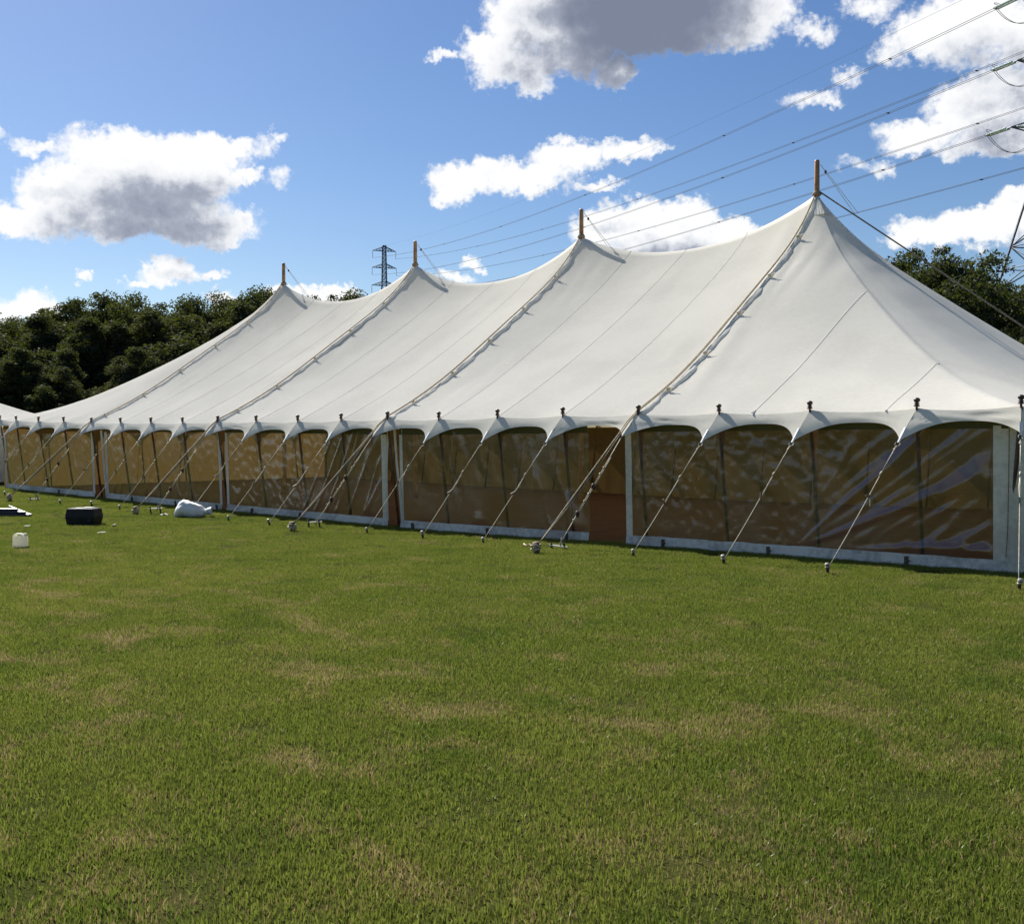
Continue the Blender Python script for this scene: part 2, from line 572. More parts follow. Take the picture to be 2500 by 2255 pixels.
def grass_mat():
    m, t, out = newmat('grass_blades')
    geo = t.n('ShaderNodeNewGeometry')
    pos = geo.outputs['Position']
    at_ = t.n('ShaderNodeAttribute', attribute_name='rnd')
    inf = t.n('ShaderNodeObjectInfo')
    rnd = t.math('FRACT', t.math('ADD', at_.outputs['Fac'], inf.outputs['Random']))
    dry = dry_mask(t, pos)
    green = t.mix(rnd, (0.080, 0.118, 0.014, 1), (0.195, 0.232, 0.038, 1))
    pale = t.ramp(t.noise(pos, 0.35, 3, 0.5), 0.42, 0.66)
    green = t.mix(t.math('MULTIPLY', pale, 0.35), green, (0.225, 0.236, 0.046, 1))
    lush = t.ramp(t.noise(t.vec('ADD', pos, (31, 7, 0)), 1.1, 3, 0.5), 0.52, 0.70)
    green = t.mix(t.math('MULTIPLY', lush, 0.55), green, (0.070, 0.125, 0.016, 1))
    straw = t.mix(rnd, (0.24, 0.185, 0.078, 1), (0.42, 0.345, 0.175, 1))
    isd = t.ramp(t.math('SUBTRACT', t.math('MULTIPLY_ADD', dry, 0.95, 0.06), rnd), -0.03, 0.03)
    colr = t.mix(isd, green, straw)
    d = t.n('ShaderNodeBsdfDiffuse', inp={'Color': colr})
    tr = t.n('ShaderNodeBsdfTranslucent', inp={'Color': colr})
    gl = t.n('ShaderNodeBsdfGlossy', inp={'Color': (1, 1, 1, 1), 'Roughness': 0.38})
    a = t.n('ShaderNodeMixShader', inp={0: 0.42, 1: d.outputs[0], 2: tr.outputs[0]})
    b = t.n('ShaderNodeMixShader', inp={0: 0.010, 1: a.outputs[0], 2: gl.outputs[0]})
    t.set(out.inputs[0], b.outputs[0])
    return m


def lawn_mat():
    m, t, out = newmat('lawn_ground')
    geo = t.n('ShaderNodeNewGeometry')
    pos = geo.outputs['Position']
    dry = dry_mask(t, pos)
    f = t.noise(pos, 75, 6, 0.7)
    g1 = t.mix(t.ramp(f, 0.35, 0.65), (0.030, 0.038, 0.010, 1), (0.070, 0.076, 0.022, 1))  # dark greens imitate the shaded thatch beneath the blades
    g2 = t.mix(t.ramp(f, 0.35, 0.65), (0.10, 0.068, 0.032, 1), (0.21, 0.155, 0.075, 1))
    colr = t.mix(t.math('MULTIPLY', dry, 0.85), g1, g2)
    b = t.n('ShaderNodeBump', inp={'Strength': 0.8, 'Distance': 0.03, 'Height': f})
    d = t.n('ShaderNodeBsdfDiffuse', inp={'Color': colr, 'Normal': b.outputs[0]})
    t.set(out.inputs[0], d.outputs[0])
    return m


M['grass'] = grass_mat()
M['lawn'] = lawn_mat()

# ------------------------------------------------------------------ ground
xs = np.unique(np.concatenate([np.linspace(-60, 20, 81), -60 - np.geomspace(4, 2400, 34), 20 + np.geomspace(4, 2400, 34)]))
ys = np.unique(np.concatenate([np.linspace(-24, 20, 61), -24 - np.geomspace(4, 2400, 24), 20 + np.geomspace(4, 2400, 40)]))
gb = MB()
gb.grid([[(x, y, gz(x, y)) for x in xs] for y in ys])
lawn = gb.build('lawn', M['lawn'], smooth=True)
tag(lawn, 'wide mown field of grass that the marquee stands on', None, kind='structure')

# grass blades: one patch of blades, scattered by geometry nodes over the lawn in front of the tent
NB = 280
gbv, gbf, rv = [], [], []
for i in range(NB):
    rr = 0.25 * math.sqrt(random.random())
    an = random.random() * 6.283
    bx, by = rr * math.cos(an), rr * math.sin(an)
    hgt = random.uniform(0.016, 0.038) * (1.35 if random.random() < 0.12 else 1)
    wd = random.uniform(0.0015, 0.0034)
    yaw = random.random() * 6.283
    lean = abs(random.gauss(0.35, 0.35))
    la = random.random() * 6.283
    dx, dy = math.cos(la) * lean * hgt, math.sin(la) * lean * hgt
    px, py = math.cos(yaw) * wd, math.sin(yaw) * wd
    b = len(gbv)
    gbv += [(bx - px, by - py, -0.004), (bx + px, by + py, -0.004),
            (bx + dx * .4 - px * .8, by + dy * .4 - py * .8, hgt * .6), (bx + dx * .4 + px * .8, by + dy * .4 + py * .8, hgt * .6),
            (bx + dx, by + dy, hgt)]
    gbf += [(b, b + 1, b + 3, b + 2), (b + 2, b + 3, b + 4)]
    q = random.random()
    rv += [q, q]
me = bpy.data.meshes.new('grass')
me.from_pydata(gbv, [], gbf)
a = me.attributes.new('rnd', 'FLOAT', 'FACE')
a.data.foreach_set('value', rv)
me.materials.append(M['grass'])
grass = bpy.data.objects.new('grass', me)
col.objects.link(grass)
tag(grass, 'short mown grass with scorched straw patches in front of the marquee', 'grass', kind='stuff')
ng = bpy.data.node_groups.new('scatter_grass', 'GeometryNodeTree')
ng.interface.new_socket('Geometry', in_out='INPUT', socket_type='NodeSocketGeometry')
ng.interface.new_socket('Geometry', in_out='OUTPUT', socket_type='NodeSocketGeometry')
q = NT(ng)
gin, gout = q.n('NodeGroupInput'), q.n('NodeGroupOutput')
oi = q.n('GeometryNodeObjectInfo', transform_space='ORIGINAL')
oi.inputs['Object'].default_value = lawn
gpos = q.n('GeometryNodeInputPosition').outputs[0]
sp = q.n('ShaderNodeSeparateXYZ', inp={0: gpos})


def inside(v, lo, hi):
    return q.math('MULTIPLY', q.math('GREATER_THAN', v, lo), q.math('LESS_THAN', v, hi))


box = q.math('MULTIPLY', inside(sp.outputs[0], -46, 12), inside(sp.outputs[1], -19, 26))
tent = q.math('MULTIPLY', inside(sp.outputs[0], -45, 0.1), inside(sp.outputs[1], 0.12, 13.2))
dist = q.vec('LENGTH', q.vec('MULTIPLY', q.vec('SUBTRACT', gpos, tuple(CAM)), (1, 1, 0)))
dn = q.n('ShaderNodeMapRange', inp={'Value': dist, 'From Min': 5, 'From Max': 26, 'To Min': 34, 'To Max': 15}).outputs[0]
hid = q.math('GREATER_THAN', sp.outputs[1], 0.1)
dn = q.math('MULTIPLY', dn, q.math('MULTIPLY_ADD', hid, -0.8, 1.0))
dn = q.math('MULTIPLY', dn, q.math('MULTIPLY', box, q.math('SUBTRACT', 1.0, tent)))
# the lawn's cells are larger than the edge of the tent: thin the points again after scattering
dp = q.n('GeometryNodeDistributePointsOnFaces', inp={'Mesh': oi.outputs['Geometry'], 'Density': 36.0, 'Seed': 3})
rv_ = q.n('FunctionNodeRandomValue', data_type='FLOAT')
rv_.inputs[2].default_value = 0.0
rv_.inputs[3].default_value = 36.0
kill = q.math('GREATER_THAN', rv_.outputs[1], dn)
dl = q.n('GeometryNodeDeleteGeometry', domain='POINT')
q.set(dl.inputs[0], dp.outputs['Points'])
q.set(dl.inputs[1], kill)
q.set(dp.inputs['Density'], q.math('MULTIPLY', 36.0, inside(dist, -1, 62)))
rr = q.n('FunctionNodeRandomValue', data_type='FLOAT_VECTOR')
rr.inputs[0].default_value = (-0.015, -0.015, 0)
rr.inputs[1].default_value = (0.015, 0.015, 6.283)
rs = q.n('FunctionNodeRandomValue', data_type='FLOAT')
rs.inputs[2].default_value = 0.75
rs.inputs[3].default_value = 1.25
ip = q.n('GeometryNodeInstanceOnPoints', inp={'Points': dl.outputs[0], 'Instance': gin.outputs[0],
                                              'Rotation': rr.outputs[0], 'Scale': rs.outputs[1]})
q.set(gout.inputs[0], ip.outputs[0])
md = grass.modifiers.new('scatter', 'NODES')
md.node_group = ng

# ------------------------------------------------------------------ the marquee
W2 = 6.454                      # half width: the ridge stands this far behind the front eave
POLE_X = [-0.193, -1.518, -3.065, -4.563, -6.07, -7.65, -9.184, -10.707, -12.173, -13.632, -15.108, -16.664, -18.224,
          -19.761, -21.268, -22.814, -24.42, -26.05, -27.65, -29.15, -30.30]
POLE_Z = [2.146, 2.136, 2.134, 2.125, 2.129, 2.129, 2.123, 2.104, 2.127, 2.117, 2.105, 2.121, 2.134, 2.122, 2.136, 2.151,
          2.177, 2.215, 2.243, 2.285, 2.32]
KING_I = [4, 8, 12, 16]
KINGS = [(-6.09, 6.80, 7.50), (-12.27, 6.69, 7.365), (-18.21, 6.645, 7.305), (-24.35, 6.69, 7.35)]
SAGS = [0.72, 0.80, 0.78]
STAKE_PX = {0: (2487, 1441), 1: (2021, 1401), 2: (1768, 1378), 3: (1546.7, 1359), 5: (1180.8, 1327), 6: (1032.7, 1314.7),
            7: (896.5, 1302), 9: (658.6, 1283), 10: (558.5, 1272.5), 11: (462, 1258.5), 13: (293, 1245), 14: (225, 1237),
            15: (148.4, 1230.7)}
KSTAKE_PX = {4: (1310.8, 1352), 8: (715.7, 1297), 12: (333, 1256), 16: (25, 1222.5)}
BRACKET_PX = {4: (1363, 1341), 8: (768, 1289), 12: (380.6, 1254.5), 16: (84, 1222.0)}

LEFT_X, RIGHT_X = -30.45, 0.0
ENDY = [1.55, 3.2, 4.83, 6.454, 8.08, 9.7, 11.35]
PER = []                        # every side pole: top, outward direction, stake
for i, (x, z) in enumerate(zip(POLE_X, POLE_Z)):
    PER.append(dict(p=Vector((x, 0, z)), side='front', i=i))
for y in ENDY:
    PER.append(dict(p=Vector((LEFT_X, y, 2.33)), side='left'))
for i in reversed(range(21)):
    PER.append(dict(p=Vector((POLE_X[i], 2 * W2, POLE_Z[i])), side='back', i=i))
for y in reversed(ENDY):
    PER.append(dict(p=Vector((RIGHT_X, y, 2.14)), side='right'))
NPER = len(PER)
for d in PER:
    p, s = d['p'], d['side']
    o = {'front': Vector((0, -1, 0)), 'back': Vector((0, 1, 0)), 'left': Vector((-1, 0, 0)), 'right': Vector((1, 0, 0))}[s]
    if s in ('front', 'back') and d['i'] in (0, 20):
        o = (o * 1.0 + Vector((1 if d['i'] == 0 else -1, 0, 0)) * 0.9).normalized()
    d['o'] = o
    d['n'] = o
    i = d.get('i')
    st = None
    if s == 'front':
        if i in STAKE_PX:
            st = ground_at(*STAKE_PX[i])
        elif i in KSTAKE_PX:
            b = ground_at(*BRACKET_PX[i])
            st = b
        else:
            st = Vector((p.x - 0.5, -1.45, 0))
            st.z = gz(st.x, st.y)
    else:
        q_ = p + o * (1.55 if i not in (0, 20) else 1.9)
        st = Vector((q_.x, q_.y, gz(q_.x, q_.y)))
    d['stake'] = st
    d['dir'] = (st - p).normalized()
    d['tip'] = p + (st - p) * (0.20 if i not in (0, 20) else 0.16)
    if s == 'front' and i in KSTAKE_PX:
        d['tip'] = p + (ground_at(*KSTAKE_PX[i]) - p) * 0.17


def eave(j, u, flat=False):
    """point on the eave between side poles j and j+1"""
    a, b = PER[j % NPER], PER[(j + 1) % NPER]
    p = a['p'].lerp(b['p'], u)
    if flat:
        return p
    k = 4 * u * (1 - u)
    nn = (a['n'] + b['n']).normalized()
    p = p - nn * 0.045 * k
    p.z -= 0.035 * k
    return p


marquee = empty('marquee', (-15.2, W2, 0), 'long ivory canvas pole marquee with four wooden king poles and scalloped eaves', 'marquee')

VS = np.array([0, .2, .39, .585, .78, .9, 1.0])
GS = np.array([0, .137, .305, .49, .69, .83, 1.0])
GP = np.polyfit(VS, GS, 5, w=[20, 1, 1, 1, 1, 1, 20])


def Gk(v):
    return float(np.polyval(GP, v))


def nz3(x, y, z=0.0):
    return mnoise.noise(Vector((x, y, z)))


def wrinkle(p, kx, near, seed):
    """short folds pulled out of the canvas beside the laced seams and the peaks"""
    a = nz3(p.x * 2.3 + seed, p.y * 0.5 + 1.3 * p.x, seed)
    b = nz3(p.x * 6.5 + 3 * seed, p.y * 0.9 + 2.2 * p.x, seed + 9)
    env = max(0.0, nz3(p.x * 0.5 + seed, p.y * 0.45, seed + 4) + 0.25)
    return (a * 0.030 + b * 0.014) * near * env * 3.4


V = 44
roofs = []
for bay in range(3):            # bays between two king poles
    kb, ka = KINGS[bay], KINGS[bay + 1]          # kb right, ka left
    js = range(KING_I[bay], KING_I[bay + 1])
    cols = []
    SUB = 14
    for j in js:
        for k in range(SUB + (1 if j == js[-1] else 0)):
            u = k / SUB
            f = eave(j, u)
            jb = NPER - 7 - 1 - j - 1            # the matching interval at the back
            g = Vector((f.x, 2 * W2 - f.y, f.z))
            ff = eave(j, u, True)
            gg = Vector((ff.x, 2 * W2 - ff.y, ff.z))
            t = (f.x - PER[js[0]]['p'].x) / (PER[js[-1] + 1]['p'].x - PER[js[0]]['p'].x)   # 0 at right king
            cols.append((t, f, g, ff, gg))
    rows = []
    NV = 2 * V
    for r in range(NV + 1):
        row = []
        for (t, f, g, ff, gg) in cols:
            xr = kb[0] + (ka[0] - kb[0]) * t
            pk = kb[1] + (ka[1] - kb[1]) * t
            cusp = 0.16 * (math.exp(-t / 0.035) + math.exp(-(1 - t) / 0.035) - 1) if False else 0
            hr = pk - SAGS[bay] * (1 - abs(2 * t - 1) ** 2.15)
            ridge = Vector((xr, W2, hr))
            v = r / V if r <= V else (NV - r) / V
            e_ = (f if r <= V else g).lerp(ff if r <= V else gg, min(1, v * 7) ** .6)
            kk = abs(2 * t - 1)
            prof = Gk(v) * kk ** 1.4 + (v - 0.055 * 4 * v * (1 - v)) * (1 - kk ** 1.4)
            p = Vector((e_.x + (ridge.x - e_.x) * v, e_.y + (ridge.y - e_.y) * v, e_.z + (hr - e_.z) * prof))
            near = math.exp(-min(t, 1 - t) * 6.1 / 0.8) * (0.25 + v * 0.9) + 0.10
            p.z += wrinkle(p, 0, near * min(1, v * 6) * min(1, (1 - v) * 10 + .15), bay * 7.1)
            row.append(p)
        rows.append(row)
    o = MB().grid(rows).build('roof_canvas', M['canvas'], marquee, smooth=True)
    roofs.append(o)


def fan(king, j0, j1, seed, sub=10):
    """hipped end: canvas fanned from the king pole to the eave, intervals j0..j1-1 of the perimeter"""
    pts = []
    for j in range(j0, j1):
        for k in range(sub + (1 if j == j1 - 1 else 0)):
            pts.append((eave(j, k / sub), eave(j, k / sub, True)))
    top = Vector((king[0], W2, king[1]))
    rows = []
    for r in range(V + 1):
        v = r / V
        row = []
        for e0_, e1_ in pts:
            e_ = e0_.lerp(e1_, min(1, v * 7) ** .6)
            dx, dy = abs(e_.x - king[0]) / 6.1, abs(e_.y - W2) / W2
            corner = min(dx, dy) ** 2
            prof = Gk(v) - 0.085 * corner * 4 * v * (1 - v)
            vv = v
            p = Vector((e_.x + (top.x - e_.x) * vv, e_.y + (top.y - e_.y) * vv, e_.z + (top.z - e_.z) * prof))
            near = math.exp(-dx * (1 - v) * 6 / 0.7) * 0.9 + math.exp(-(1 - v) / 0.25) * 0.7 + 0.08
            p.z += wrinkle(p, 0, near * min(1, v * 6) * min(1, (1 - v) * 8 + .1), seed)
            row.append(p)
        rows.append(row)
    return MB().grid(rows)


# right end: from back king pole 4 round the right side to front pole 4
IB = 21 + 7                       # index of back pole 20
b4 = IB + (20 - 4)
b16 = IB + (20 - 16)
end_roof = fan(KINGS[0], b4, NPER + 4, 31.0).build('roof_canvas', M['canvas'], marquee, smooth=True)
fan(KINGS[3], 16, b16, 57.0).build('roof_canvas', M['canvas'], marquee, smooth=True)


# scalloped valance under the eaves, one piece per interval
def valance(j):
    a, b = PER[j % NPER], PER[(j + 1) % NPER]
    cols_, NU, NR = [], 26, 7
    ta, tb = a['tip'] - a['p'], b['tip'] - b['p']
    for k in range(NU + 1):
        u = k / NU
        e_ = eave(j, u)
        mid = Vector(((a['n'] + b['n']) * 0.5).normalized() * 0.085) + Vector((0, 0, -0.145))
        s = abs(2 * u - 1)
        wgt = s ** 2.8
        tt = ta if u < 0.5 else tb
        edge = mid * (1 - wgt) + tt * wgt
        c = []
        for r in range(NR + 1):
            v = r / NR
            p = e_ + edge * v
            bul = (a['n'] + b['n']).normalized() * (0.012 * math.sin(v * math.pi))
            fold = (0.045 if j in (0, 3, 4, 11) else 0.014) * nz3(p.x * 2.2 + j, p.y * 2, p.z * 16 + p.x * 2.5 + j) * math.sin(v * math.pi) * (0.4 + 2.0 * max(0, nz3(j * 1.7, u * 2.0, 3)))
            p = p + bul + (a['n'] + b['n']).normalized() * fold
            c.append(p)
        cols_.append(c)
    return MB().grid(cols_)


for j in range(NPER):
    o = valance(j).build('valance', M['canvas'], marquee, smooth=True)

# seams sewn into the roof, from each intermediate side pole up to the ridge
for bay in range(3):
    me = roofs[bay].data
    SUB, ncol = 14, 4 * 14 + 1
    co = [v.co for v in me.vertices]
    for s in (1, 2, 3):
        c = s * SUB
        pts = [co[r * ncol + c] for r in range(0, V + 1)]
        b = MB()
        w_ = 0.007
        top, bot = [], []
        for q_ in pts:
            n_ = Vector((0, -0.58, 0.81))
            bot.append((q_ + Vector((-w_, 0, 0)) - n_ * 0.004, q_ + Vector((-w_ * .6, 0, 0)) + n_ * 0.005,
                        q_ + Vector((w_ * .6, 0, 0)) + n_ * 0.005, q_ + Vector((w_, 0, 0)) - n_ * 0.004))
        b.grid(bot)
        b.build('seam', M['seam'], marquee)


from mathutils.bvhtree import BVHTree
end_bvh = BVHTree.FromPolygons([v.co for v in end_roof.data.vertices], [tuple(p.vertices) for p in end_roof.data.polygons])
for (x0, ye) in ((-4.02, 4.2), (-1.96, 2.05)):
    b, bot = MB(), []
    for k in range(31):
        y = 0.02 + (ye - 0.02) * k / 30
        hit = end_bvh.ray_cast(Vector((x0, y, 9)), Vector((0, 0, -1)))[0]
        z = hit.z if hit else 2.12
        n_ = Vector((0, -0.5, 0.86))
        q_ = Vector((x0, y, z))
        bot.append((q_ + Vector((-.008, 0, 0)) - n_ * .015, q_ + Vector((-.005, 0, 0)) + n_ * 0.006,
                    q_ + Vector((.005, 0, 0)) + n_ * 0.006, q_ + Vector((.008, 0, 0)) - n_ * .015))
    b.grid(bot).build('seam', M['seam'], marquee)

# king poles, from the ground to above the peak
for (x, zc, zt) in KINGS:
    kp = MB().lathe([(0.062, 0), (0.062, 0.3), (0.058, zt - 1.0), (0.052, zt - 0.02), (0.045, zt)], (x, W2, 0), 12).build('king_pole', M['wood'], marquee, smooth=True)
    MB().lathe([(0.085, zc - 0.03), (0.10, zc - 0.01), (0.072, zc + 0.05), (0.06, zc + 0.06)], (x, W2, 0), 12).build('collar', M['rope_dark'], kp, smooth=True)
    # halyard and its pulley block on the far side of the ridge
    a = Vector((x + 0.07, W2 + 0.02, zt - 0.10))
    bpt = Vector((x + 0.62, W2 + 0.45, zc - 0.42))
    MB().tube([a, a + (bpt - a) * 0.13], 0.008, 5).tube([a.lerp(bpt, .16) + Vector((-.01, 0, 0)), bpt], 0.0055, 5).tube([a.lerp(bpt, .16) + Vector((.014, 0, 0)), bpt + Vector((.07, .03, .0))], 0.0055, 5).build('halyard', M['guy'], kp)
    MB().lathe([(0.012, -.035), (0.024, -.02), (0.026, .015), (0.012, .035)], a.lerp(bpt, .145), 8).build('pulley', M['iron'], kp, smooth=True)

# king lines: laced canvas flap, two ropes on top of it, ties; ropes run out to the heavy stakes
for kidx, (x, zc, zt) in enumerate(KINGS):
    i = KING_I[kidx]
    for side in (-1, 1):
        E0 = PER[i]['p'] if side < 0 else Vector((POLE_X[i], 2 * W2, POLE_Z[i]))
        top = Vector((x, W2, zc))
        sgn = side
        n_ = Vector((0, sgn * 0.57, 0.82))

        def line(v, lift, dx):
            return Vector((E0.x + (top.x - E0.x) * v + dx, E0.y + (top.y - E0.y) * v,
                           E0.z + (top.z - E0.z) * Gk(v))) + n_ * lift
        # flap
        rows = []
        NT_ = 90
        for k in range(NT_ + 1):
            v = 0.0 + 0.985 * k / NT_
            ph = (v * 5.5 + kidx * .3) % 1.0
            wd = 0.10 + 0.05 * math.sin(v * 34 + kidx) * 0.5 + 0.03 * nz3(v * 30, kidx, side)
            wd *= 0.55 + 0.45 * min(1, (1 - v) * 5)
            pinch = 1 - 0.55 * math.exp(-((ph - .5) / .1) ** 2)
            row = []
            for c in range(9):
                s = c / 8
                hgt = (0.008 + 0.028 * math.sin(math.pi * s) * pinch + 0.022 * nz3(v * 22 + kidx * 5, s * 3.0, side * 2.0) + 0.012 * nz3(v * 55, s * 5.0, kidx))
                if c in (0, 8):
                    hgt = -0.012
                row.append(line(v, hgt, -0.015 + wd * pinch * s * 1.25 + 0.02 * nz3(v * 15, 2.0, kidx)))
            rows.append(row)
        MB().grid(rows).build('lacing_flap', M['lace'], marquee, smooth=True)
        # ties along the flap
        for k in range(1, 6):
            v = (k - 0.3 - kidx * .12) / 5.5
            if not 0.05 < v < 0.96:
                continue
            c0 = line(v, 0.055, 0.07)
            t = MB()
            t.tube([c0 + Vector((-.05, 0, 0)), c0 + Vector((0, 0, .03)), c0 + Vector((.05, 0, .01)), c0 + Vector((.13, .02 * sgn, .035))], 0.009, 5)
            t.tube([c0, c0 + Vector((.06, .03 * sgn, -.03)), c0 + Vector((.10, -.04, -.01))], 0.008, 5)
            t.box(c0, (.05, .05, .035))
            t.build('tie', M['guy'], marquee)
        # ropes
        if side < 0:
            ks = ground_at(*KSTAKE_PX[i])
            brk = PER[i]['tip'] + Vector((0, 0, 0.03))
        else:
            ks = Vector((E0.x, 2 * W2 + 2.2, gz(E0.x, 2 * W2 + 2.2)))
            brk = E0 + (ks - E0) * .17 + Vector((0, 0, 0.03))
        for r_, dx in enumerate((-0.060, -0.018)):
            pts = [line(v, 0.035 + (0.03 * math.sin(v * math.pi)), dx * (1 - 0.6 * v)) for v in np.linspace(0.995, 0.015, 46)]
            end = ks + Vector((0.02 * r_, 0.03 - .04 * r_, 0.14))
            pts += [E0.lerp(brk, .5) + Vector((dx, 0, 0.05)), brk + Vector((dx, 0, 0.02))]
            st = brk + Vector((dx, 0, 0.02))
            for k in range(1, 13):
                f = k / 12
                pts.append(st.lerp(end, f) - Vector((0, 0, 0.05 * 4 * f * (1 - f) * (r_ * 1.0))))
            MB().tube(pts, 0.0095 if kidx < 2 else 0.011, 6).build('king_rope', M['rope'] if r_ == 0 else M['rope_dark'], marquee, smooth=True)

# straight ropes from the outer peaks down over both ends
for (kg, xe) in ((KINGS[0], 0.02), (KINGS[3], -30.45)):
    sg = 1 if xe > -10 else -1
    a = Vector((kg[0] + 0.05 * sg, W2, kg[1] + 0.05))
    b = Vector((xe, W2, 2.20))
    c = Vector((xe + 2.2 * sg, W2, gz(xe, W2) + 0.1))
    MB().tube([a.lerp(b, k / 10) for k in range(11)] + [c], 0.017, 6).build('end_rope', M['rope_dark'], marquee, smooth=True)

# gathered cap of cloth round the right-hand peak
kc = KINGS[0]
rows = []
for r in range(7):
    v = 0.992 - 0.052 * r / 6
    row = []
    for c in range(41):
        an = -1.50 + 1.35 * c / 40
        d = Vector((math.cos(an), math.sin(an), 0))
        s = min(6.1 / max(abs(d.x), 1e-3), W2 / max(abs(d.y), 1e-3))
        rad = (1 - v) * s
        z = kc[1] - (kc[1] - 2.13) * (1 - Gk(v))
        row.append(Vector((kc[0], W2, z)) + d * rad + (d * 0.5 + Vector((0, 0, 0.8))) * (0.016 * (1 - r / 6) - 0.004 + 0.010 * math.sin(c * 1.9 + .6 * math.sin(c * .7)) * (0.6 + .4 * r / 6) + 0.008 * nz3(c * .8, r * .5)))
    rows.append(row)
MB().grid(rows).build('peak_cap', M['lace'], marquee, smooth=True)

# side poles with turned finials
FIN = [(0.014, -0.03), (0.014, 0.012), (0.034, 0.014), (0.036, 0.030), (0.020, 0.036), (0.031, 0.042), (0.032, 0.054), (0.018, 0.060),
       (0.028, 0.068), (0.038, 0.082), (0.040, 0.095), (0.036, 0.108), (0.024, 0.119), (0.006, 0.124)]
fin_mesh = MB().lathe(FIN, (0, 0, 0), 12).mesh('finial', M['finial'], True)
for d in PER:
    p = d['p']
    base = p - d['o'] * 0.30 + Vector((random.uniform(-.03, .03), 0, 0))
    base.z = gz(base.x, base.y)
    sp_ = MB().tube([base, base.lerp(p, .5), p + Vector((0, 0, -0.01))], 0.026, 8).build('side_pole', M['pole'], marquee, smooth=True)
    fo = bpy.data.objects.new('finial', fin_mesh)
    col.objects.link(fo)
    fo.parent = sp_
    fo.matrix_parent_inverse = wmat(sp_).inverted()
    fo.location = p + Vector((0, 0, 0.012))
    fo.rotation_euler = (random.uniform(-.06, .06), random.uniform(-.06, .06), 0)
    sc_ = 1.08 + random.uniform(-.05, .05)
    fo.scale = (sc_, sc_, sc_)


# guy ropes with strap, ring, runner and knots
def guy(d, idx):
    tip, st = d['tip'], d['stake']
    top = st + Vector((0, 0, 0.07))
    dirn = (top - tip)
    L = dirn.length
    dirn.normalize()
    sidev = dirn.cross(Vector((0, 0, 1))).normalized()
    upv = sidev.cross(dirn)
    b = MB()
    r1 = random.uniform(.26, .36)
    r2 = r1 + random.uniform(.16, .24)
    A, B, C = tip + dirn * 0.10, tip + dirn * (L * r1), tip + dirn * (L * r2)
    sagv = Vector((0, 0, -0.012))
    lower = [B.lerp(top, k / 6) + sagv * math.sin(math.pi * k / 6) for k in range(7)]
    rr = 0.0062
    b.tube(lower, rr, 5)
    b.tube([A, A.lerp(B, .5) + upv * .004, B], rr, 5)
    b.tube([B, B.lerp(C, .5) + sidev * 0.016 - upv * .02, C - upv * 0.02], rr * .9, 5)
    b.tube([A - sidev * .01, A + dirn * .05 + sidev * .012, A + dirn * .09], rr * 1.5, 5)
    b.tube([B - dirn * .03, B + upv * .012, B + dirn * .04], rr * 1.9, 5)
    g_ = b.build('guy_rope', M['guy'], marquee, smooth=True)
    rot = (dirn.to_track_quat('Z', 'Y').to_matrix() @ Matrix.Rotation(random.uniform(.3, 1.0) * random.choice((-1, 1)), 3, 'X'))
    MB().box(C, (0.022, 0.028, 0.115), rot).build('runner', M['runner'] if idx % 4 else M['steel'], g_)
    if idx % 3 == 1:
        MB().tube([C, C + Vector((0.02, 0, -.05)), C + Vector((0.015, .01, -.14))], rr * .8, 5).build('loose_end', M['guy'], g_)
    # webbing strap sewn to the point of the valance, and its ring
    e0 = d['p'].lerp(tip, 0.62) + d['o'] * 0.012 + Vector((0, 0, .008))
    e1 = tip + dirn * 0.035 + d['o'] * 0.006
    wv = (d['p'] - tip).cross(d['o']).normalized() * 0.022
    n2 = d['o'] * 0.004
    s_ = MB().grid([[e0 - wv, e0 + n2 * 2, e0 + wv], [e0.lerp(e1, .5) - wv, e0.lerp(e1, .5) + n2 * 2, e0.lerp(e1, .5) + wv], [e1 - wv * .8, e1 + n2, e1 + wv * .8]])
    s_.build('strap', M['strap'], marquee)
    ring = []
    rc = tip + dirn * 0.065
    for k in range(11):
        an = 2 * math.pi * k / 10
        ring.append(rc + dirn * math.cos(an) * 0.035 + wv.normalized() * math.sin(an) * 0.032)
    MB().tube(ring, 0.006, 5).build('ring', M['steel'], g_)


for idx, d in enumerate(PER):
    if d['side'] == 'front' and d['i'] in KSTAKE_PX:
        # rope with two pulley blocks down to the anchor plate
        i = d['i']
        tip = d['tip']
        end = ground_at(*BRACKET_PX[i]) + Vector((0.05, 0.02, 0.13))
        b = MB()
        P1, P2 = tip.lerp(end, .48), tip.lerp(end, .74)
        b.tube([tip, tip.lerp(end, .25), P1], 0.009, 5)
        b.tube([tip.lerp(end, .2) + Vector((.02, 0, 0)), P1 + Vector((.03, 0, .01))], 0.006, 5)
        b.tube([P1 + Vector((.014, 0, 0)), P2 + Vector((.016, 0, 0))], 0.0055, 5).tube([P1 - Vector((.016, 0, 0)), P2 - Vector((.012, 0, 0))], 0.0055, 5)
        b.tube([P2, end], 0.008, 5)
        for t_ in (.30, .36, .55, .62, .80):
            b.box(tip.lerp(end, t_), (.03, .03, .035))
        g_ = b.build('tackle_rope', M['guy'], marquee, smooth=True)
        for q_ in (P1, P2):
            MB().lathe([(0.015, -.055), (0.032, -.03), (0.034, .02), (0.016, .05)], q_, 8).build('pulley_block', M['iron'], g_, smooth=True)
        hk = MB()
        hk.tube([end + Vector((0, 0, .06)), end, end + Vector((-.03, -.01, -.04)), end + Vector((-.02, 0, -.08))], 0.010, 5)
        hk.build('hook', M['steel'], g_, smooth=True)
    else:
        guy(d, idx)

# ------------------------------------------------------------------ walls
WALL_TOP, WALL_Y0, WALL_Y1 = 2.03, 0.065, 0.13


def wall_pt(x, z, fold=0.0):
    g0 = gz(x, 0.1)
    f = (z - g0) / (WALL_TOP - g0)
    return Vector((x, WALL_Y1 + (WALL_Y0 - WALL_Y1) * f + fold, z))


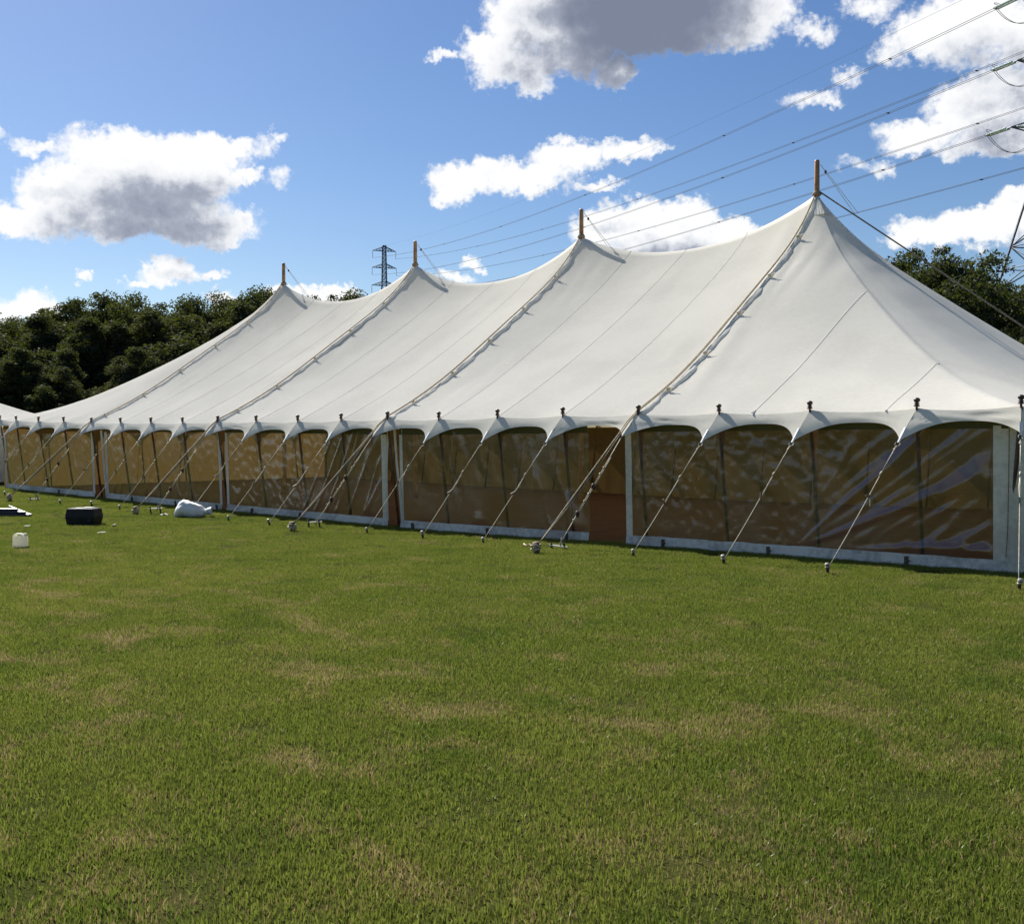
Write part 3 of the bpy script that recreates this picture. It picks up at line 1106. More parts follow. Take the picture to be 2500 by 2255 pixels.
PANELS = [  # left, right, border widths left and right, fold style
    (-6.38, -0.36, 0.125, 0.19, 'fan'),
    (-11.90, -7.16, 0.085, 0.0, 'drop'),
    (-18.02, -12.28, 0.10, 0.17, 'slant'),
    (-23.82, -18.22, 0.13, 0.10, 'crumple'),
    (-30.2, -24.45, 0.14, 0.13, 'crumple'),
]


def fold(style, x, z, x0, x1, seed):
    s = (x - x0) / (x1 - x0)
    d = 0.010 * nz3(x * 1.1 + seed, z * 1.1, seed)
    d += 0.0035 * nz3(x * 6 + seed, z * 6, seed + 2)
    if style == 'fan':
        # taut diagonal folds pulled towards the foot of the panel
        fx, fz = x0 + 0.50 * (x1 - x0), 0.1
        an = math.atan2(z - fz, (x - fx) + 1e-6)
        k = sstep(0.46, 0.60, s + 0.10 * (z - 0.2) * -1)
        a2 = an * 9 + 1.5 * nz3(x * .5, z * .5, 4)
        ridge = max(0.0, math.sin(a2 * 2.1 + 0.8)) ** 4
        d += k * (0.036 * ridge + 0.020 * nz3((z * 1.0 - (x - fx) * 0.75) * 7, (x + z) * 0.7, 7))
        d += (1 - k) * (0.009 * nz3(x * 9, z * 7 + x * 2, 3) + 0.005 * nz3(x * 19, z * 15, 13))
    elif style == 'drop':
        q_ = x + 0.10 * (z - 1) + 0.12 * nz3(x * .8, z * .8, 8)
        r_ = max(0.0, nz3(q_ * 3.4, z * 0.35, 12)) ** 1.3
        rg_ = max(0.0, 1 - abs(nz3(q_ * 2.6, z * 0.35, 12)) * 5) ** 2 * sstep(-.1, .35, nz3(x * 1.1, z * .9, 77))
        d += 0.025 * r_ + 0.050 * rg_ + 0.010 * nz3(x * 8 + z * 1.5, z * 1.6, 3)
    elif style == 'slant':
        k = sstep(0.5, 0.66, s + 0.16 * (0.9 - z))
        q_ = x - 0.55 * z
        r_ = max(0.0, nz3(q_ * 3.6, (z + x * .3) * 0.4, 21)) ** 1.3
        rg_ = max(0.0, 1 - abs(nz3(q_ * 2.8, (z + x * .3) * 0.4, 21)) * 5) ** 2
        d += k * (0.025 * r_ + 0.042 * rg_) + (1 - k) * 0.013 * nz3(x * 7 + z * 3, z * 6, 5)
    else:
        d += 0.006 * nz3(x * 6 + seed, z * 5, 31) + 0.012 * max(0.0, 1 - abs(nz3(x * 1.7 + .2 * z, z * .4, seed)) * 6) ** 2
    return d


for pi, (x0, x1, bl, br, style) in enumerate(PANELS):
    cx = (x0 + x1) / 2
    g0 = gz(cx, 0)
    wp = empty('wall_panel', (cx, 0.1, g0), None, None)
    wp.parent = marquee
    wp.matrix_parent_inverse = wmat(marquee).inverted()
    # clear window
    NX, NZ = int((x1 - x0) * 30), 52
    ax, bx = x0 + max(bl - 0.02, 0), x1 - max(br - 0.02, 0)
    rows = []
    for r in range(NZ + 1):
        row = []
        for c in range(NX + 1):
            x = ax + (bx - ax) * c / NX
            zb = gz(x, 0.1) + 0.13
            z = zb + (1.87 - zb) * r / NZ
            edge = min(1, min(c, NX - c) / 4 if br > 0 else c / 4) * min(1, r / 4)
            row.append(wall_pt(x, z, 0.010 - 1.15 * fold(style, x, z, x0, x1, pi * 3.3) * edge))
        rows.append(row)
    MB().grid(rows).build('window', M['clear'], wp, smooth=True)
    # border strips
    def strip(name, xa, xb, za, zb, mat, amp=0.006, nx=None, foot=False):
        nx = nx or max(3, int((xb - xa) * 14))
        rws = []
        n_z = 9
        for r in range(n_z + 1):
            rw = []
            for c in range(nx + 1):
                x = xa + (xb - xa) * c / nx
                lo = gz(x, 0.1) + za
                z = lo + (zb + (gz(x, 0.1) if foot else 0) - lo) * r / n_z
                w_ = amp * nz3(x * 3 + pi, z * 4, 5.5) + amp * .5 * nz3(x * 11, z * 9, 2.5 + pi)
                if foot:
                    low = 1 - r / n_z
                    w_ -= low * (0.035 + 0.03 * nz3(x * 2.2, pi, 1.0))
                    z += 0.012 * nz3(x * 2.7, pi * 4.0, 0) * (1 - low) + (0.02 * nz3(x * 4.1, 7.0, pi) * low)
                rw.append(wall_pt(x, z, -0.006 + w_))
            rws.append(rw)
        return MB().grid(rws).build(name, mat, wp, smooth=True)
    strip('bottom_border', x0, x1, -0.01, 0.155, M['hem'], 0.010, foot=True)
    strip('top_border', x0, x1, 1.86, WALL_TOP, M['top_band'])
    if bl:
        strip('side_border', x0, x0 + bl, 0.12, 1.90, M['wall_canvas'], 0.004, 4)
    if br:
        strip('side_border', x1 - br, x1, 0.12, 1.90, M['wall_canvas'], 0.004, 4)

# loose door flaps: narrow cloth edges hanging beside the two slits
for (xt, xb, wd) in ((-12.05, -11.86, 0.075), (-24.0, -23.80, 0.11), (-12.22, -12.34, 0.07)):
    rws = []
    for r in range(15):
        f = r / 14
        z = gz(xb, 0) + 0.0 + (1.95 - gz(xb, 0)) * f
        xc = xb + (xt - xb) * f ** 1.3 + 0.012 * math.sin(f * 7)
        rws.append([wall_pt(xc + wd * (c / 4 - .5), z, -0.015 - 0.012 * math.sin(c * 1.4 + f * 5)) for c in range(5)])
    MB().grid(rws).build('door_flap', M['wall_canvas'], marquee, smooth=True)

# solid canvas at the right corner and end walls, back wall
def cloth_wall(name, a, b, mat, inset, zt=2.02, nx=60, amp=0.02):
    a, b = Vector(a), Vector(b)
    rws = []
    dv = (b - a).normalized()
    nn = Vector((dv.y, -dv.x, 0))
    for r in range(13):
        rw = []
        for c in range(nx + 1):
            p = a.lerp(b, c / nx)
            g0 = gz(p.x, p.y)
            z = g0 - 0.01 + (zt - g0 + .01) * r / 12
            w_ = amp * nz3(p.x * 1.6 + p.y * 1.6, z * .4, 3) + amp * .5 * nz3((p.x + p.y) * 5, z * .8, 9)
            rw.append(Vector((p.x, p.y, z)) + nn * w_ - nn * inset * (1 - r / 12))
        rws.append(rw)
    return MB().grid(rws).build(name, mat, marquee, smooth=True)


cloth_wall('corner_wall', (-0.364, 0.07, 0), (-0.19, 0.07, 0), M['wall_canvas'], 0.04, nx=10, amp=0.006)
MB().tube([Vector((-0.345, 0.045, 1.9)), Vector((-0.35, 0.06, 1.2)), Vector((-0.36, 0.075, 0.6)), Vector((-0.38, 0.08, 0.2))], 0.006, 5).build('lacing_cord', M['rope_dark'], marquee)
cloth_wall('end_wall', (-0.19, 0.03, 0), (-0.02, 1.5, 0), M['wall_canvas'], 0.05, nx=12)
cloth_wall('end_wall', (-0.02, 1.5, 0), (-0.02, 2 * W2 - .1, 0), M['wall_canvas'], 0.05)
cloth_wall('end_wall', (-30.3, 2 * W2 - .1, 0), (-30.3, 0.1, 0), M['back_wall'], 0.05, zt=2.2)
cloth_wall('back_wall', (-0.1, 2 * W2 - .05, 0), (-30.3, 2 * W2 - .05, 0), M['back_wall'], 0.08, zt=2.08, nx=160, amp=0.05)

# matting inside
rws = []
for y in np.linspace(0.22, 2 * W2 - 0.1, 18):
    rws.append([(x, y, gz(x, y) + 0.012) for x in np.linspace(-30.2, -0.15, 40)])
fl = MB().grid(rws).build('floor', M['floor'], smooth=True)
tag(fl, 'terracotta matting on the ground inside the marquee', kind='structure')

# ------------------------------------------------------------------ neighbouring marquee beyond the left end
nm = empty('neighbouring_marquee', (-37.4, W2, 0.25), 'smaller ivory marquee pitched against the far end of the long one', 'marquee')
kx, kpk, ky = -40.5, 4.0, 1.9
per2 = []
for a, b in (((-33.8, .02), (-48, .02)), ((-48, .02), (-48, 3.8)), ((-48, 3.8), (-33.8, 3.8)), ((-33.8, 3.8), (-33.8, .02))):
    for k in range(24):
        t = k / 24
        per2.append((a[0] + (b[0] - a[0]) * t, a[1] + (b[1] - a[1]) * t))
per2.append(per2[0])
rows = []
for r in range(25):
    v = r / 24
    rows.append([Vector((x + (kx - x) * v, y + (ky - y) * v, 2.36 + (kpk - 2.36) * (Gk(v) + 0.02 * math.sin(v * 3.14)))) for x, y in per2])
MB().grid(rows).build('roof_canvas', M['canvas'], nm, smooth=True)
rows = []
for r in range(5):
    rows.append([Vector((x + (-(kx - x)) * .0, y, 2.36 - 0.25 * r / 4)) for x, y in per2])
MB().grid(rows).build('valance', M['canvas'], nm, smooth=True)
rows = []
for r in range(9):
    rows.append([Vector((x + (kx - x) * .012, y + (ky - y) * .012, gz(x, y) - .01 + (2.2 - gz(x, y)) * r / 8)) for x, y in per2])
MB().grid(rows).build('wall', M['wall_canvas'], nm, smooth=True)
MB().lathe([(0.06, 0), (0.058, 4.0), (0.05, 4.4)], (kx, ky, 0), 12).build('king_pole', M['wood'], nm, smooth=True)
for k in range(9):
    x = -33.9 - k * 1.53
    MB().tube([(x, .3, gz(x, .3)), (x, .02, 2.36)], 0.026, 8).lathe(FIN, (x, .02, 2.37), 10).build('side_pole', M['finial'], nm, smooth=True)

# ------------------------------------------------------------------ stakes, pegs and anchors
def make_stake():
    r_ = empty('tent_stake', (0, 0, 0), 'iron guy stake driven in at a slant with a battered bright head', 'stake', 'guy stakes along the front of the marquee')
    MB().lathe([(0.013, -0.10), (0.017, 0.0), (0.018, 0.085), (0.017, 0.10)], (0, 0, 0), 8).build('shaft', M['iron'], r_, True, world=False)
    MB().lathe([(0.018, 0.098), (0.023, 0.101), (0.024, 0.110), (0.020, 0.116), (0.010, 0.118)], (0, 0, 0), 10).build('head', M['steel'], r_, True, world=False)
    MB().tube([(0.020 * math.cos(a_), 0.020 * math.sin(a_), 0.06 + 0.004 * a_) for a_ in np.linspace(0, 12, 26)], 0.007, 5).build('rope_turn', M['guy'], r_, True, world=False)
    return r_


proto = make_stake()
first = True
for d in PER:
    if d['side'] == 'back' or d['side'] == 'left' or (d['side'] == 'front' and d.get('i') in KSTAKE_PX):
        continue
    o = proto if first else copy_tree(proto)
    first = False
    o.location = d['stake']
    out = d['o']
    k = random.uniform(.12, .34)
    o.rotation_euler = Vector((out.x * k, out.y * k, 1)).to_track_quat('Z', 'Y').to_euler()
    s_ = random.uniform(1.0, 1.25)
    o.scale = (s_, s_, s_)


def make_peg():
    r_ = MB()
    r_.box((0, 0, 0.055), (0.045, 0.035, 0.15), taper=1.1).box((0.028, 0, 0.07), (0.03, 0.03, 0.022))
    o = r_.build('wall_peg', M['peg'])
    return tag(o, 'short dark wooden peg holding down the hem of the wall', 'peg', 'pegs along the foot of the wall')


peg = make_peg()
first = True
for px in (2215, 1878, 1620, 1384, 1191, 1009, 733, 615, 531, 430, 323, 144):
    d = pix_dir(px, 1200)
    s_ = (0.02 - CAM.y) / d.y
    x = CAM.x + d.x * s_
    o = peg if first else peg.copy()
    if not first:
        col.objects.link(o)
    first = False
    o.location = (x, 0.005, gz(x, 0))
    o.rotation_euler = (random.uniform(-.1, .2), random.uniform(-.12, .12), random.uniform(-.4, .4))

# heavy stakes wound with the king ropes
KL = {4: 'stout rope-wound stake with a loose rope tail on the grass', 8: 'stout stake half hidden under a rope loop, beside an upright anchor plate',
      12: 'stout rope-wound stake standing close beside the white sack', 16: 'low stake wound with reddish rope beyond the black crate'}
for i in KSTAKE_PX:
    c = ground_at(*KSTAKE_PX[i])
    ks = empty('king_stake', c, KL[i], 'stake', 'heavy stakes of the king ropes')
    ks.rotation_euler = (R(12), 0, 0)
    MB().lathe([(0.03, -.1), (0.045, 0), (0.05, .16), (0.056, .17), (0.05, .185)], (0, 0, 0), 9).build('shaft', M['stump'], ks, True, world=False)
    hx = [(0.062 * (1 + .25 * math.sin(a_ * .37 + i)) * math.cos(a_), 0.062 * (1 + .25 * math.sin(a_ * .37 + i)) * math.sin(a_), 0.05 + 0.012 * math.sin(a_ * 1.3) + 0.0032 * a_) for a_ in np.linspace(0, 31, 110)]
    MB().tube(hx, 0.0135, 6).build('rope_coil', M['rope'], ks, True, world=False)
    tail = [(-.06, 0, .13), (-.12, -.01, .15), (-.19, 0, .12), (-.27, .03, .135)] if i == 4 else [(.05, 0, .15), (.10, -.03, .10), (.09, -.07, .02)]
    MB().tube(tail, 0.0115, 6).build('rope_tail', M['rope'], ks, True, world=False)

BL = {4: 'pale steel anchor plate lying low on two stakes by the open doorway', 8: 'pale steel anchor plate standing clear of the grass on two dark stakes',
      12: 'short steel anchor plate on two stakes next to the white sack', 16: 'small white anchor plate on the grass in front of the far wall panel'}
for i in BRACKET_PX:
    c = ground_at(*BRACKET_PX[i])
    an = empty('anchor_plate', c, BL[i], 'anchor', 'twin-stake anchor plates')
    an.rotation_euler = (0, 0, {4: R(28), 8: R(46), 12: R(60), 16: R(40)}[i])
    hh = {4: .055, 8: .125, 12: .13, 16: .05}[i]
    MB().box((0, 0, hh), (0.29, 0.06, 0.014), Matrix.Rotation(R(6 if i == 4 else -2), 3, 'Y')).build('plate', M['plate'], an, world=False)
    for s_ in (-1, 1):
        MB().lathe([(0.014, -.08), (0.017, 0), (0.018, hh + .03), (0.024, hh + .035), (0.022, hh + .048)], (s_ * .105, 0, 0), 8, Matrix.Rotation(R(-8), 3, 'Y')).build('stake', M['iron'], an, True, world=False)
    MB().tube([(0.03, 0, hh), (0.04, 0.01, hh + .04), (0.06, .02, hh + .05), (0.05, .02, hh + .09)], 0.009, 5).build('shackle', M['steel'], an, True, world=False)

# ------------------------------------------------------------------ things lying on the grass
# black crate: lower tub with an upturned tub on it
c = ground_at(194, 1282)
vx = Vector((math.cos(YAW), math.sin(YAW), 0))
cr = empty('storage_crate', c + Vector((-.12, .16, 0)), 'black plastic storage crate with flared rim and papers on its lid', 'crate', rz=YAW - 0.10)


def frustum(z0, z1, a, b, c_, d_, rad=0.012):
    """rounded box from size a x b at z0 to c_ x d_ at z1"""
    vs, n_ = [], 4
    for z, sx_, sy_ in ((z0, a, b), (z1, c_, d_)):
        for qx, qy, a0 in ((1, 1, 0), (-1, 1, 90), (-1, -1, 180), (1, -1, 270)):
            for k in range(n_):
                an_ = R(a0 + 90 * k / (n_ - 1))
                vs.append((qx * (sx_ / 2 - rad) + rad * math.cos(an_), qy * (sy_ / 2 - rad) + rad * math.sin(an_), z))
    m_ = 16
    fs = [(k, (k + 1) % m_, m_ + (k + 1) % m_, m_ + k) for k in range(m_)]
    fs += [tuple(reversed(range(m_))), tuple(range(m_, 2 * m_))]
    return vs, fs


MB().add(*frustum(0, 0.145, .545, .36, .60, .40)).build('tub', M['black_plastic'], cr, world=False)
MB().add(*frustum(0.147, 0.162, .66, .44, .66, .44)).build('rim', M['black_plastic'], cr, world=False)
MB().add(*frustum(0.164, 0.325, .61, .40, .555, .36)).add(*frustum(0.3255, 0.333, .52, .33, .50, .31)).build('lid', M['black_plastic'], cr, world=False)
for x in (-.23, -.07):
    MB().box((x, -.190, .075), (.018, .014, .13), Matrix.Rotation(R(-8), 3, 'X')).build('rib', M['black_plastic'], cr, world=False)
mk = MB()
for (dx, dz, w_, h_) in ((0, 0, .05, .008), (.015, .012, .05, .008), (-.01, -.012, .04, .007), (.03, .002, .02, .02)):
    mk.box((.19 + dx, -.1985 + (dz) * -.12, .10 + dz), (w_, .003, h_), Matrix.Rotation(R(-8), 3, 'X'))
mk.build('printed_mark', M['dark_metal'], cr, world=False)
for k, (x, y, a_) in enumerate(((-.03, -.05, .3), (.09, .02, -.2))):
    o = MB().box((0, 0, 0), (.20, .13, .006)).build('paper_sheet', M['paper'])
    o.location = cr.matrix_basis @ Vector((x, y, .338 + .007 * k))
    o.rotation_euler = (0, 0, YAW + a_)
    tag(o, ('white paper sheet lying flat on the black crate lid', 'white paper sheet on top of another on the black crate')[k], 'paper', 'papers on the crate')

# jerrycan
c = ground_at(50, 1337)
jg = empty('jerrycan', c, 'translucent white plastic jerrycan with moulded handle standing on the grass', 'jerrycan', rz=YAW + 0.10)
bmj = bmesh.new()
prof = [(-.103, 0), (.098, 0), (.103, .012), (.103, .150), (.098, .176), (.070, .190), (.062, .192), (.058, .206), (.035, .228), (.0, .236),
        (-.060, .236), (-.085, .226), (-.099, .200), (-.103, .165), (-.106, .012)]
hole = [(-.072, .194), (-.058, .182), (.012, .182), (.026, .194), (.018, .214), (-.050, .218), (-.066, .210)]


def ring_solid(outer, inner, th, name, mat, parent):
    b = bmesh.new()
    for (y) in (-th / 2, th / 2):
        ov = [b.verts.new((x, y, z)) for x, z in outer]
        iv = [b.verts.new((x, y, z)) for x, z in inner]
        es = [b.edges.new((ov[k], ov[(k + 1) % len(ov)])) for k in range(len(ov))]
        es += [b.edges.new((iv[k], iv[(k + 1) % len(iv)])) for k in range(len(iv))]
        bmesh.ops.triangle_fill(b, use_beauty=True, edges=es)
        if y < 0:
            o0, i0 = ov, iv
        else:
            for k in range(len(ov)):
                b.faces.new((o0[k], o0[(k + 1) % len(ov)], ov[(k + 1) % len(ov)], ov[k]))
            for k in range(len(iv)):
                b.faces.new((i0[k], iv[k], iv[(k + 1) % len(iv)], i0[(k + 1) % len(iv)]))
    bmesh.ops.recalc_face_normals(b, faces=b.faces)
    me_ = bpy.data.meshes.new(name)
    b.to_mesh(me_)
    b.free()
    me_.materials.append(mat)
    o = bpy.data.objects.new(name, me_)
    col.objects.link(o)
    o.parent = parent
    bv = o.modifiers.new('bevel', 'BEVEL')
    bv.width = 0.016
    bv.segments = 3
    bv.limit_method = 'ANGLE'
    bv.angle_limit = R(55)
    return o


bmj.free()
ring_solid(prof, hole, 0.135, 'body', M['jug'], jg)
MB().lathe([(0.020, 0), (0.020, .02), (0.024, .021), (0.024, .045), (0.020, .049)], (.080, 0, .184), 12).build('cap', M['white_plastic'], jg, True, world=False)

# white sack tied at its neck
c = ground_at(450, 1263)
sk = empty('white_sack', c + Vector((.03, .18, 0)), 'bulging white woven plastic sack tied at the neck, lying by the wall', 'sack', rz=YAW + 0.12)
rows = []
NS, NA = 40, 44
for i in range(NS + 1):
    t = i / NS
    x = -.36 + .74 * t
    x *= 1.08
    tk = [0, .04, .12, .25, .4, .55, .7, .8, .84, .9, 1]
    rz_ = float(np.interp(t, tk, [.02, .095, .15, .19, .20, .175, .13, .085, .05, .07, .09]))
    ry = float(np.interp(t, tk, [.05, .14, .21, .24, .25, .23, .17, .10, .055, .09, .12]))
    cz = rz_ * 0.93 + (.045 if t > .8 else 0) + .02 * math.sin(t * 9)
    row = []
    for k in range(NA + 1):
        a_ = 2 * math.pi * k / NA
        pl = 0.085 * nz3(t * 5, math.cos(a_) * 1.5, math.sin(a_) * 1.5) + 0.05 * nz3(t * 12, math.cos(a_) * 4, math.sin(a_) * 4)
        crease = 0.018 * math.sin(a_ * 9 + t * 3) * math.exp(-((t - .83) / .12) ** 2)
        f = 1 + pl * 1.6 + crease * 4
        y, z = ry * math.cos(a_) * f, cz + rz_ * math.sin(a_) * f
        row.append((x + .03 * nz3(a_, t * 4, 3), y, max(z, -0.004)))
    rows.append(row)
sb = MB().grid(rows)
sb.build('sack_body', M['paper'], sk, True, world=False)
MB().tube([(.255 + .004 * math.sin(k), .085 * math.cos(k * .32), .085 + .055 * math.sin(k * .32)) for k in range(21)] + [(.27, -.10, .05), (.22, -.13, .02)], 0.006, 5).build('tie_string', M['rope_dark'], sk, True, world=False)
MB().box((-.05, -.20, .02), (.05, .02, .03), Matrix.Rotation(R(20), 3, 'Y')).build('corner_patch', M['rope_dark'], sk, world=False)

o = MB()
o.grid([[(-.10 + .05 * c_, -.05 + .05 * r_, .012 + .03 * abs(nz3(c_ * .7, r_ * .9, 2)) + (.02 if c_ == 2 else 0)) for c_ in range(5)] for r_ in range(3)])
o = o.build('plastic_scrap', M['paper'])
o.location = ground_at(403, 1257)
o.rotation_euler = (0, 0, YAW)
tag(o, 'crumpled white plastic scrap on the grass between the sack and an anchor', 'scrap')

# bundle of dark poles at the left edge
pc = ground_at(72, 1262)
fwd = Vector((-math.sin(YAW), math.cos(YAW), 0))
for k, (oy, oz, da, ln, sh) in enumerate(((0, .035, .0, 2.3, 0), (.07, .035, .02, 2.4, -.05), (.14, .035, -.015, 2.3, -.02), (.21, .035, .03, 2.2, -.12), (.035, .093, .03, 2.2, -.10),
                                        (.105, .093, -.02, 2.3, -.15), (.175, .093, .02, 2.2, -.2), (.08, .150, .01, 2.2, -.3))):
    dv = (-vx * math.cos(da) + fwd * math.sin(da))
    a = pc + fwd * oy + vx * sh
    a.z = gz(a.x, a.y) + oz
    b = a + dv * ln
    b.z = gz(b.x, b.y) + oz
    o = MB().tube([a - pc, b - pc], 0.031, 8).build('metal_pole', M['dark_metal'])
    o.location = pc
    tag(o, 'dark metal pole in the bundle lying beyond the jerrycan', 'pole', 'dark poles in the bundle')
a = pc + fwd * .03 + vx * .02
a.z = gz(a.x, a.y) + .05
b = pc - vx * .62 + fwd * .38
b.z = gz(b.x, b.y) + .21
o = MB().tube([a - pc, b - pc], 0.016, 8).build('white_pole', M['white_plastic'])
o.location = pc
tag(o, 'thin white pole slanting across the bundle of dark poles', 'pole')

# small things dropped on the grass
def scrap(name, x, y, size, rz, mat, label, cat, lift=.028):
    p = ground_at(x, y)
    o = MB().box((0, 0, 0), size).build(name, mat)
    o.location = p + Vector((0, 0, lift))
    o.rotation_euler = (R(4), R(-5), rz)
    md_ = o.modifiers.new('bevel', 'BEVEL')
    md_.width = min(size) * .3
    md_.segments = 2
    return tag(o, label, cat)


scrap('plastic_strip', 67, 1289, (.13, .03, .012), YAW - .35, M['white_plastic'], 'bent white plastic strip on the grass behind the jerrycan', 'strip', .045)
scrap('cable_tie', 248, 1305, (.15, .018, .008), YAW + .08, M['white_plastic'], 'thin pale strip on the open grass in front of the black crate', 'strip', .045)
scrap('wood_block', 279, 1287, (.075, .05, .035), YAW + .2, M['runner'], 'small grey wooden block on the grass beside the black crate', 'block', .04)

# ------------------------------------------------------------------ trees
def leaf_cloud(centres, n_leaf, size, droop=0.0, seed=0):
    """many small leaf faces spread over the outside of many clumps"""
    rg = np.random.default_rng(seed)
    C_ = np.array([c_[:3] for c_ in centres])
    Rr = np.array([c_[3] for c_ in centres])
    w_ = Rr ** 2
    idx = rg.choice(len(C_), n_leaf, p=w_ / w_.sum())
    d = rg.normal(size=(n_leaf, 3))
    d /= np.linalg.norm(d, axis=1)[:, None]
    d[:, 2] = np.where(d[:, 2] < -0.3, -d[:, 2], d[:, 2])
    rad = Rr[idx] * (0.35 + 0.95 * rg.random(n_leaf) ** 0.8)
    P_ = C_[idx] + d * rad[:, None] * np.array([1, 1, 0.85])
    if droop:
        P_[:, 2] -= droop * rg.random(n_leaf) ** 2 * Rr[idx]
    nrm = d + rg.normal(size=(n_leaf, 3)) * 0.75
    nrm /= np.linalg.norm(nrm, axis=1)[:, None]
    t1 = np.cross(nrm, rg.normal(size=(n_leaf, 3)))
    if droop:
        t1 = np.cross(nrm, np.cross(np.tile([0, 0, 1.0], (n_leaf, 1)) + rg.normal(size=(n_leaf, 3)) * .35, nrm))
    t1 /= np.linalg.norm(t1, axis=1)[:, None] + 1e-9
    t2 = np.cross(nrm, t1)
    s = size * (0.6 + 0.8 * rg.random(n_leaf))[:, None]
    asp = 0.55 if not droop else 0.5
    V_ = np.stack([P_ - t2 * s * .5, P_ + t1 * s * asp * .5, P_ + t2 * s * .5 + nrm * s * .12, P_ - t1 * s * asp * .5], 1).reshape(-1, 3)
    Fc = np.arange(n_leaf * 4).reshape(-1, 4)
    # shade value: clumps differ from one another, leaves a little
    cl = rg.random(len(C_))
    rnd = np.clip(cl[idx] * .65 + rg.random(n_leaf) * .35, 0, 1)
    return V_, Fc, rnd


def crown_mesh(name, centres, n_leaf, size, mat, droop=0.0, seed=0):
    V_, Fc, rnd = leaf_cloud(centres, n_leaf, size, droop, seed)
    me_ = bpy.data.meshes.new(name)
    me_.vertices.add(len(V_))
    me_.vertices.foreach_set('co', V_.astype(np.float32).ravel())
    me_.loops.add(Fc.size)
    me_.loops.foreach_set('vertex_index', Fc.ravel().astype(np.int32))
    me_.polygons.add(len(Fc))
    me_.polygons.foreach_set('loop_start', (np.arange(len(Fc)) * 4).astype(np.int32))
    me_.update(calc_edges=True)
    at_ = me_.attributes.new('rnd', 'FLOAT', 'FACE')
    at_.data.foreach_set('value', rnd.astype(np.float32))
    me_.materials.append(mat)
    return me_


def crown_centres(kind, seed, H, Wd):
    rg = random.Random(seed)
    out = []
    if kind == 'round':
        n_ = 210
        for k in range(n_):
            while True:
                x, y, z = (rg.uniform(-1, 1) for _ in range(3))
                r_ = math.sqrt(x * x + y * y + z * z)
                if 0.45 < r_ < 1:
                    break
            zz = 0.55 + z * 0.45
            lump = 1 + .18 * math.sin(3 * math.atan2(y, x) + seed) + .12 * rg.uniform(-1, 1)
            out.append((x * Wd / 2 * lump, y * Wd / 2 * lump, max(H * .06, zz * H * (.96 + .06 * rg.random())), rg.uniform(.04, .095) * Wd))
    elif kind == 'tall':
        stems = [(rg.uniform(-.36, .36) * Wd, rg.uniform(-.36, .36) * Wd, H * (1.0 if q == 0 else rg.uniform(.62, .95)), Wd * rg.uniform(.34, .5)) for q in range(6)]
        for k in range(300):
            sx_, sy_, sh_, sw_ = stems[k % 6]
            z = rg.random() ** .8
            a_ = rg.random() * 6.283
            wd = sw_ / 2 * (math.sin(min(1, z * .80 + .20) * math.pi) ** .7) * (.8 + .5 * rg.random())
            r_ = wd * math.sqrt(rg.random())
            out.append((sx_ + r_ * math.cos(a_), sy_ + r_ * math.sin(a_), sh_ * (.03 + .94 * z), rg.uniform(.03, .09) * Wd))
    else:  # feathery top
        for k in range(100):
            z = rg.random()
            a_ = rg.random() * 6.283
            wd = Wd / 2 * (1.05 - .75 * z)
            r_ = wd * math.sqrt(rg.uniform(.1, 1))
            out.append((r_ * math.cos(a_), r_ * math.sin(a_), H * (.05 + .95 * z), rg.uniform(.04, .10) * Wd * (1.1 - .5 * z)))
    return out


def trunk_mesh(name, H, Wd, seed):
    rg = random.Random(seed)
    b = MB()
    r0 = H * .028
    path = [(rg.uniform(-.1, .1) * k * .4, rg.uniform(-.1, .1) * k * .4, -0.4 + H * .6 * k / 6) for k in range(7)]
    b.tube(path, [r0 * (1.25 - .17 * k) for k in range(7)], 8)
    for k in range(9):
        z = H * rg.uniform(.2, .42)
        a_ = rg.random() * 6.283
        l_ = Wd * rg.uniform(.25, .42)
        p0 = Vector((0, 0, z))
        p1 = p0 + Vector((math.cos(a_) * l_ * .5, math.sin(a_) * l_ * .5, l_ * .35))
        p2 = p0 + Vector((math.cos(a_) * l_, math.sin(a_) * l_, l_ * .8))
        b.tube([p0, p1, p2], [r0 * .45, r0 * .3, r0 * .12], 6)
    return b.mesh(name, M['bark'], True)


TREES = {}
for key, kind, H, Wd, n_leaf, size, mat, droop, sd_ in (
        ('roundA', 'round', 14, 12, 55000, .22, 'leaf_dark', 0, 11), ('roundB', 'round', 13, 13, 55000, .22, 'leaf_dark', 0, 23),
        ('tallA', 'tall', 13, 8, 52000, .20, 'leaf_olive', .9, 5), ('tallB', 'tall', 12, 9, 52000, .20, 'leaf_olive', .9, 17),
        ('tallD', 'tall', 12, 8, 52000, .20, 'leaf_dark', .7, 29), ('feather', 'feather', 12, 9, 15000, .26, 'leaf_olive', .5, 3),
        ('oak', 'round', 11, 10, 80000, .17, 'leaf_dark', 0, 41)):
    TREES[key] = (crown_mesh('crown', crown_centres(kind, sd_, H, Wd), n_leaf, size, M[mat], droop, sd_), trunk_mesh('trunk', H, Wd, sd_), H, Wd)


def tree(key, base, H, label, group, wide=1.0, rz=None):
    cm, tm, h0, w0 = TREES[key]
    r_ = empty('tree', base, label, 'tree', group, rz if rz is not None else random.random() * 6.28)
    s = H / h0
    r_.scale = (s * wide, s * wide, s)
    for nm_, me_ in (('crown', cm), ('trunk', tm)):
        o = bpy.data.objects.new(nm_, me_)
        col.objects.link(o)
        o.parent = r_
    return r_


WG = 'trees of the wood beyond the marquee'
L_ROUND = 'dark rounded broadleaf tree rising behind the willows of the wood'
L_OLIVE = 'olive-green willowy tree in the front row of the wood'
L_DARK = 'dark dense bushy tree in the front row of the wood'
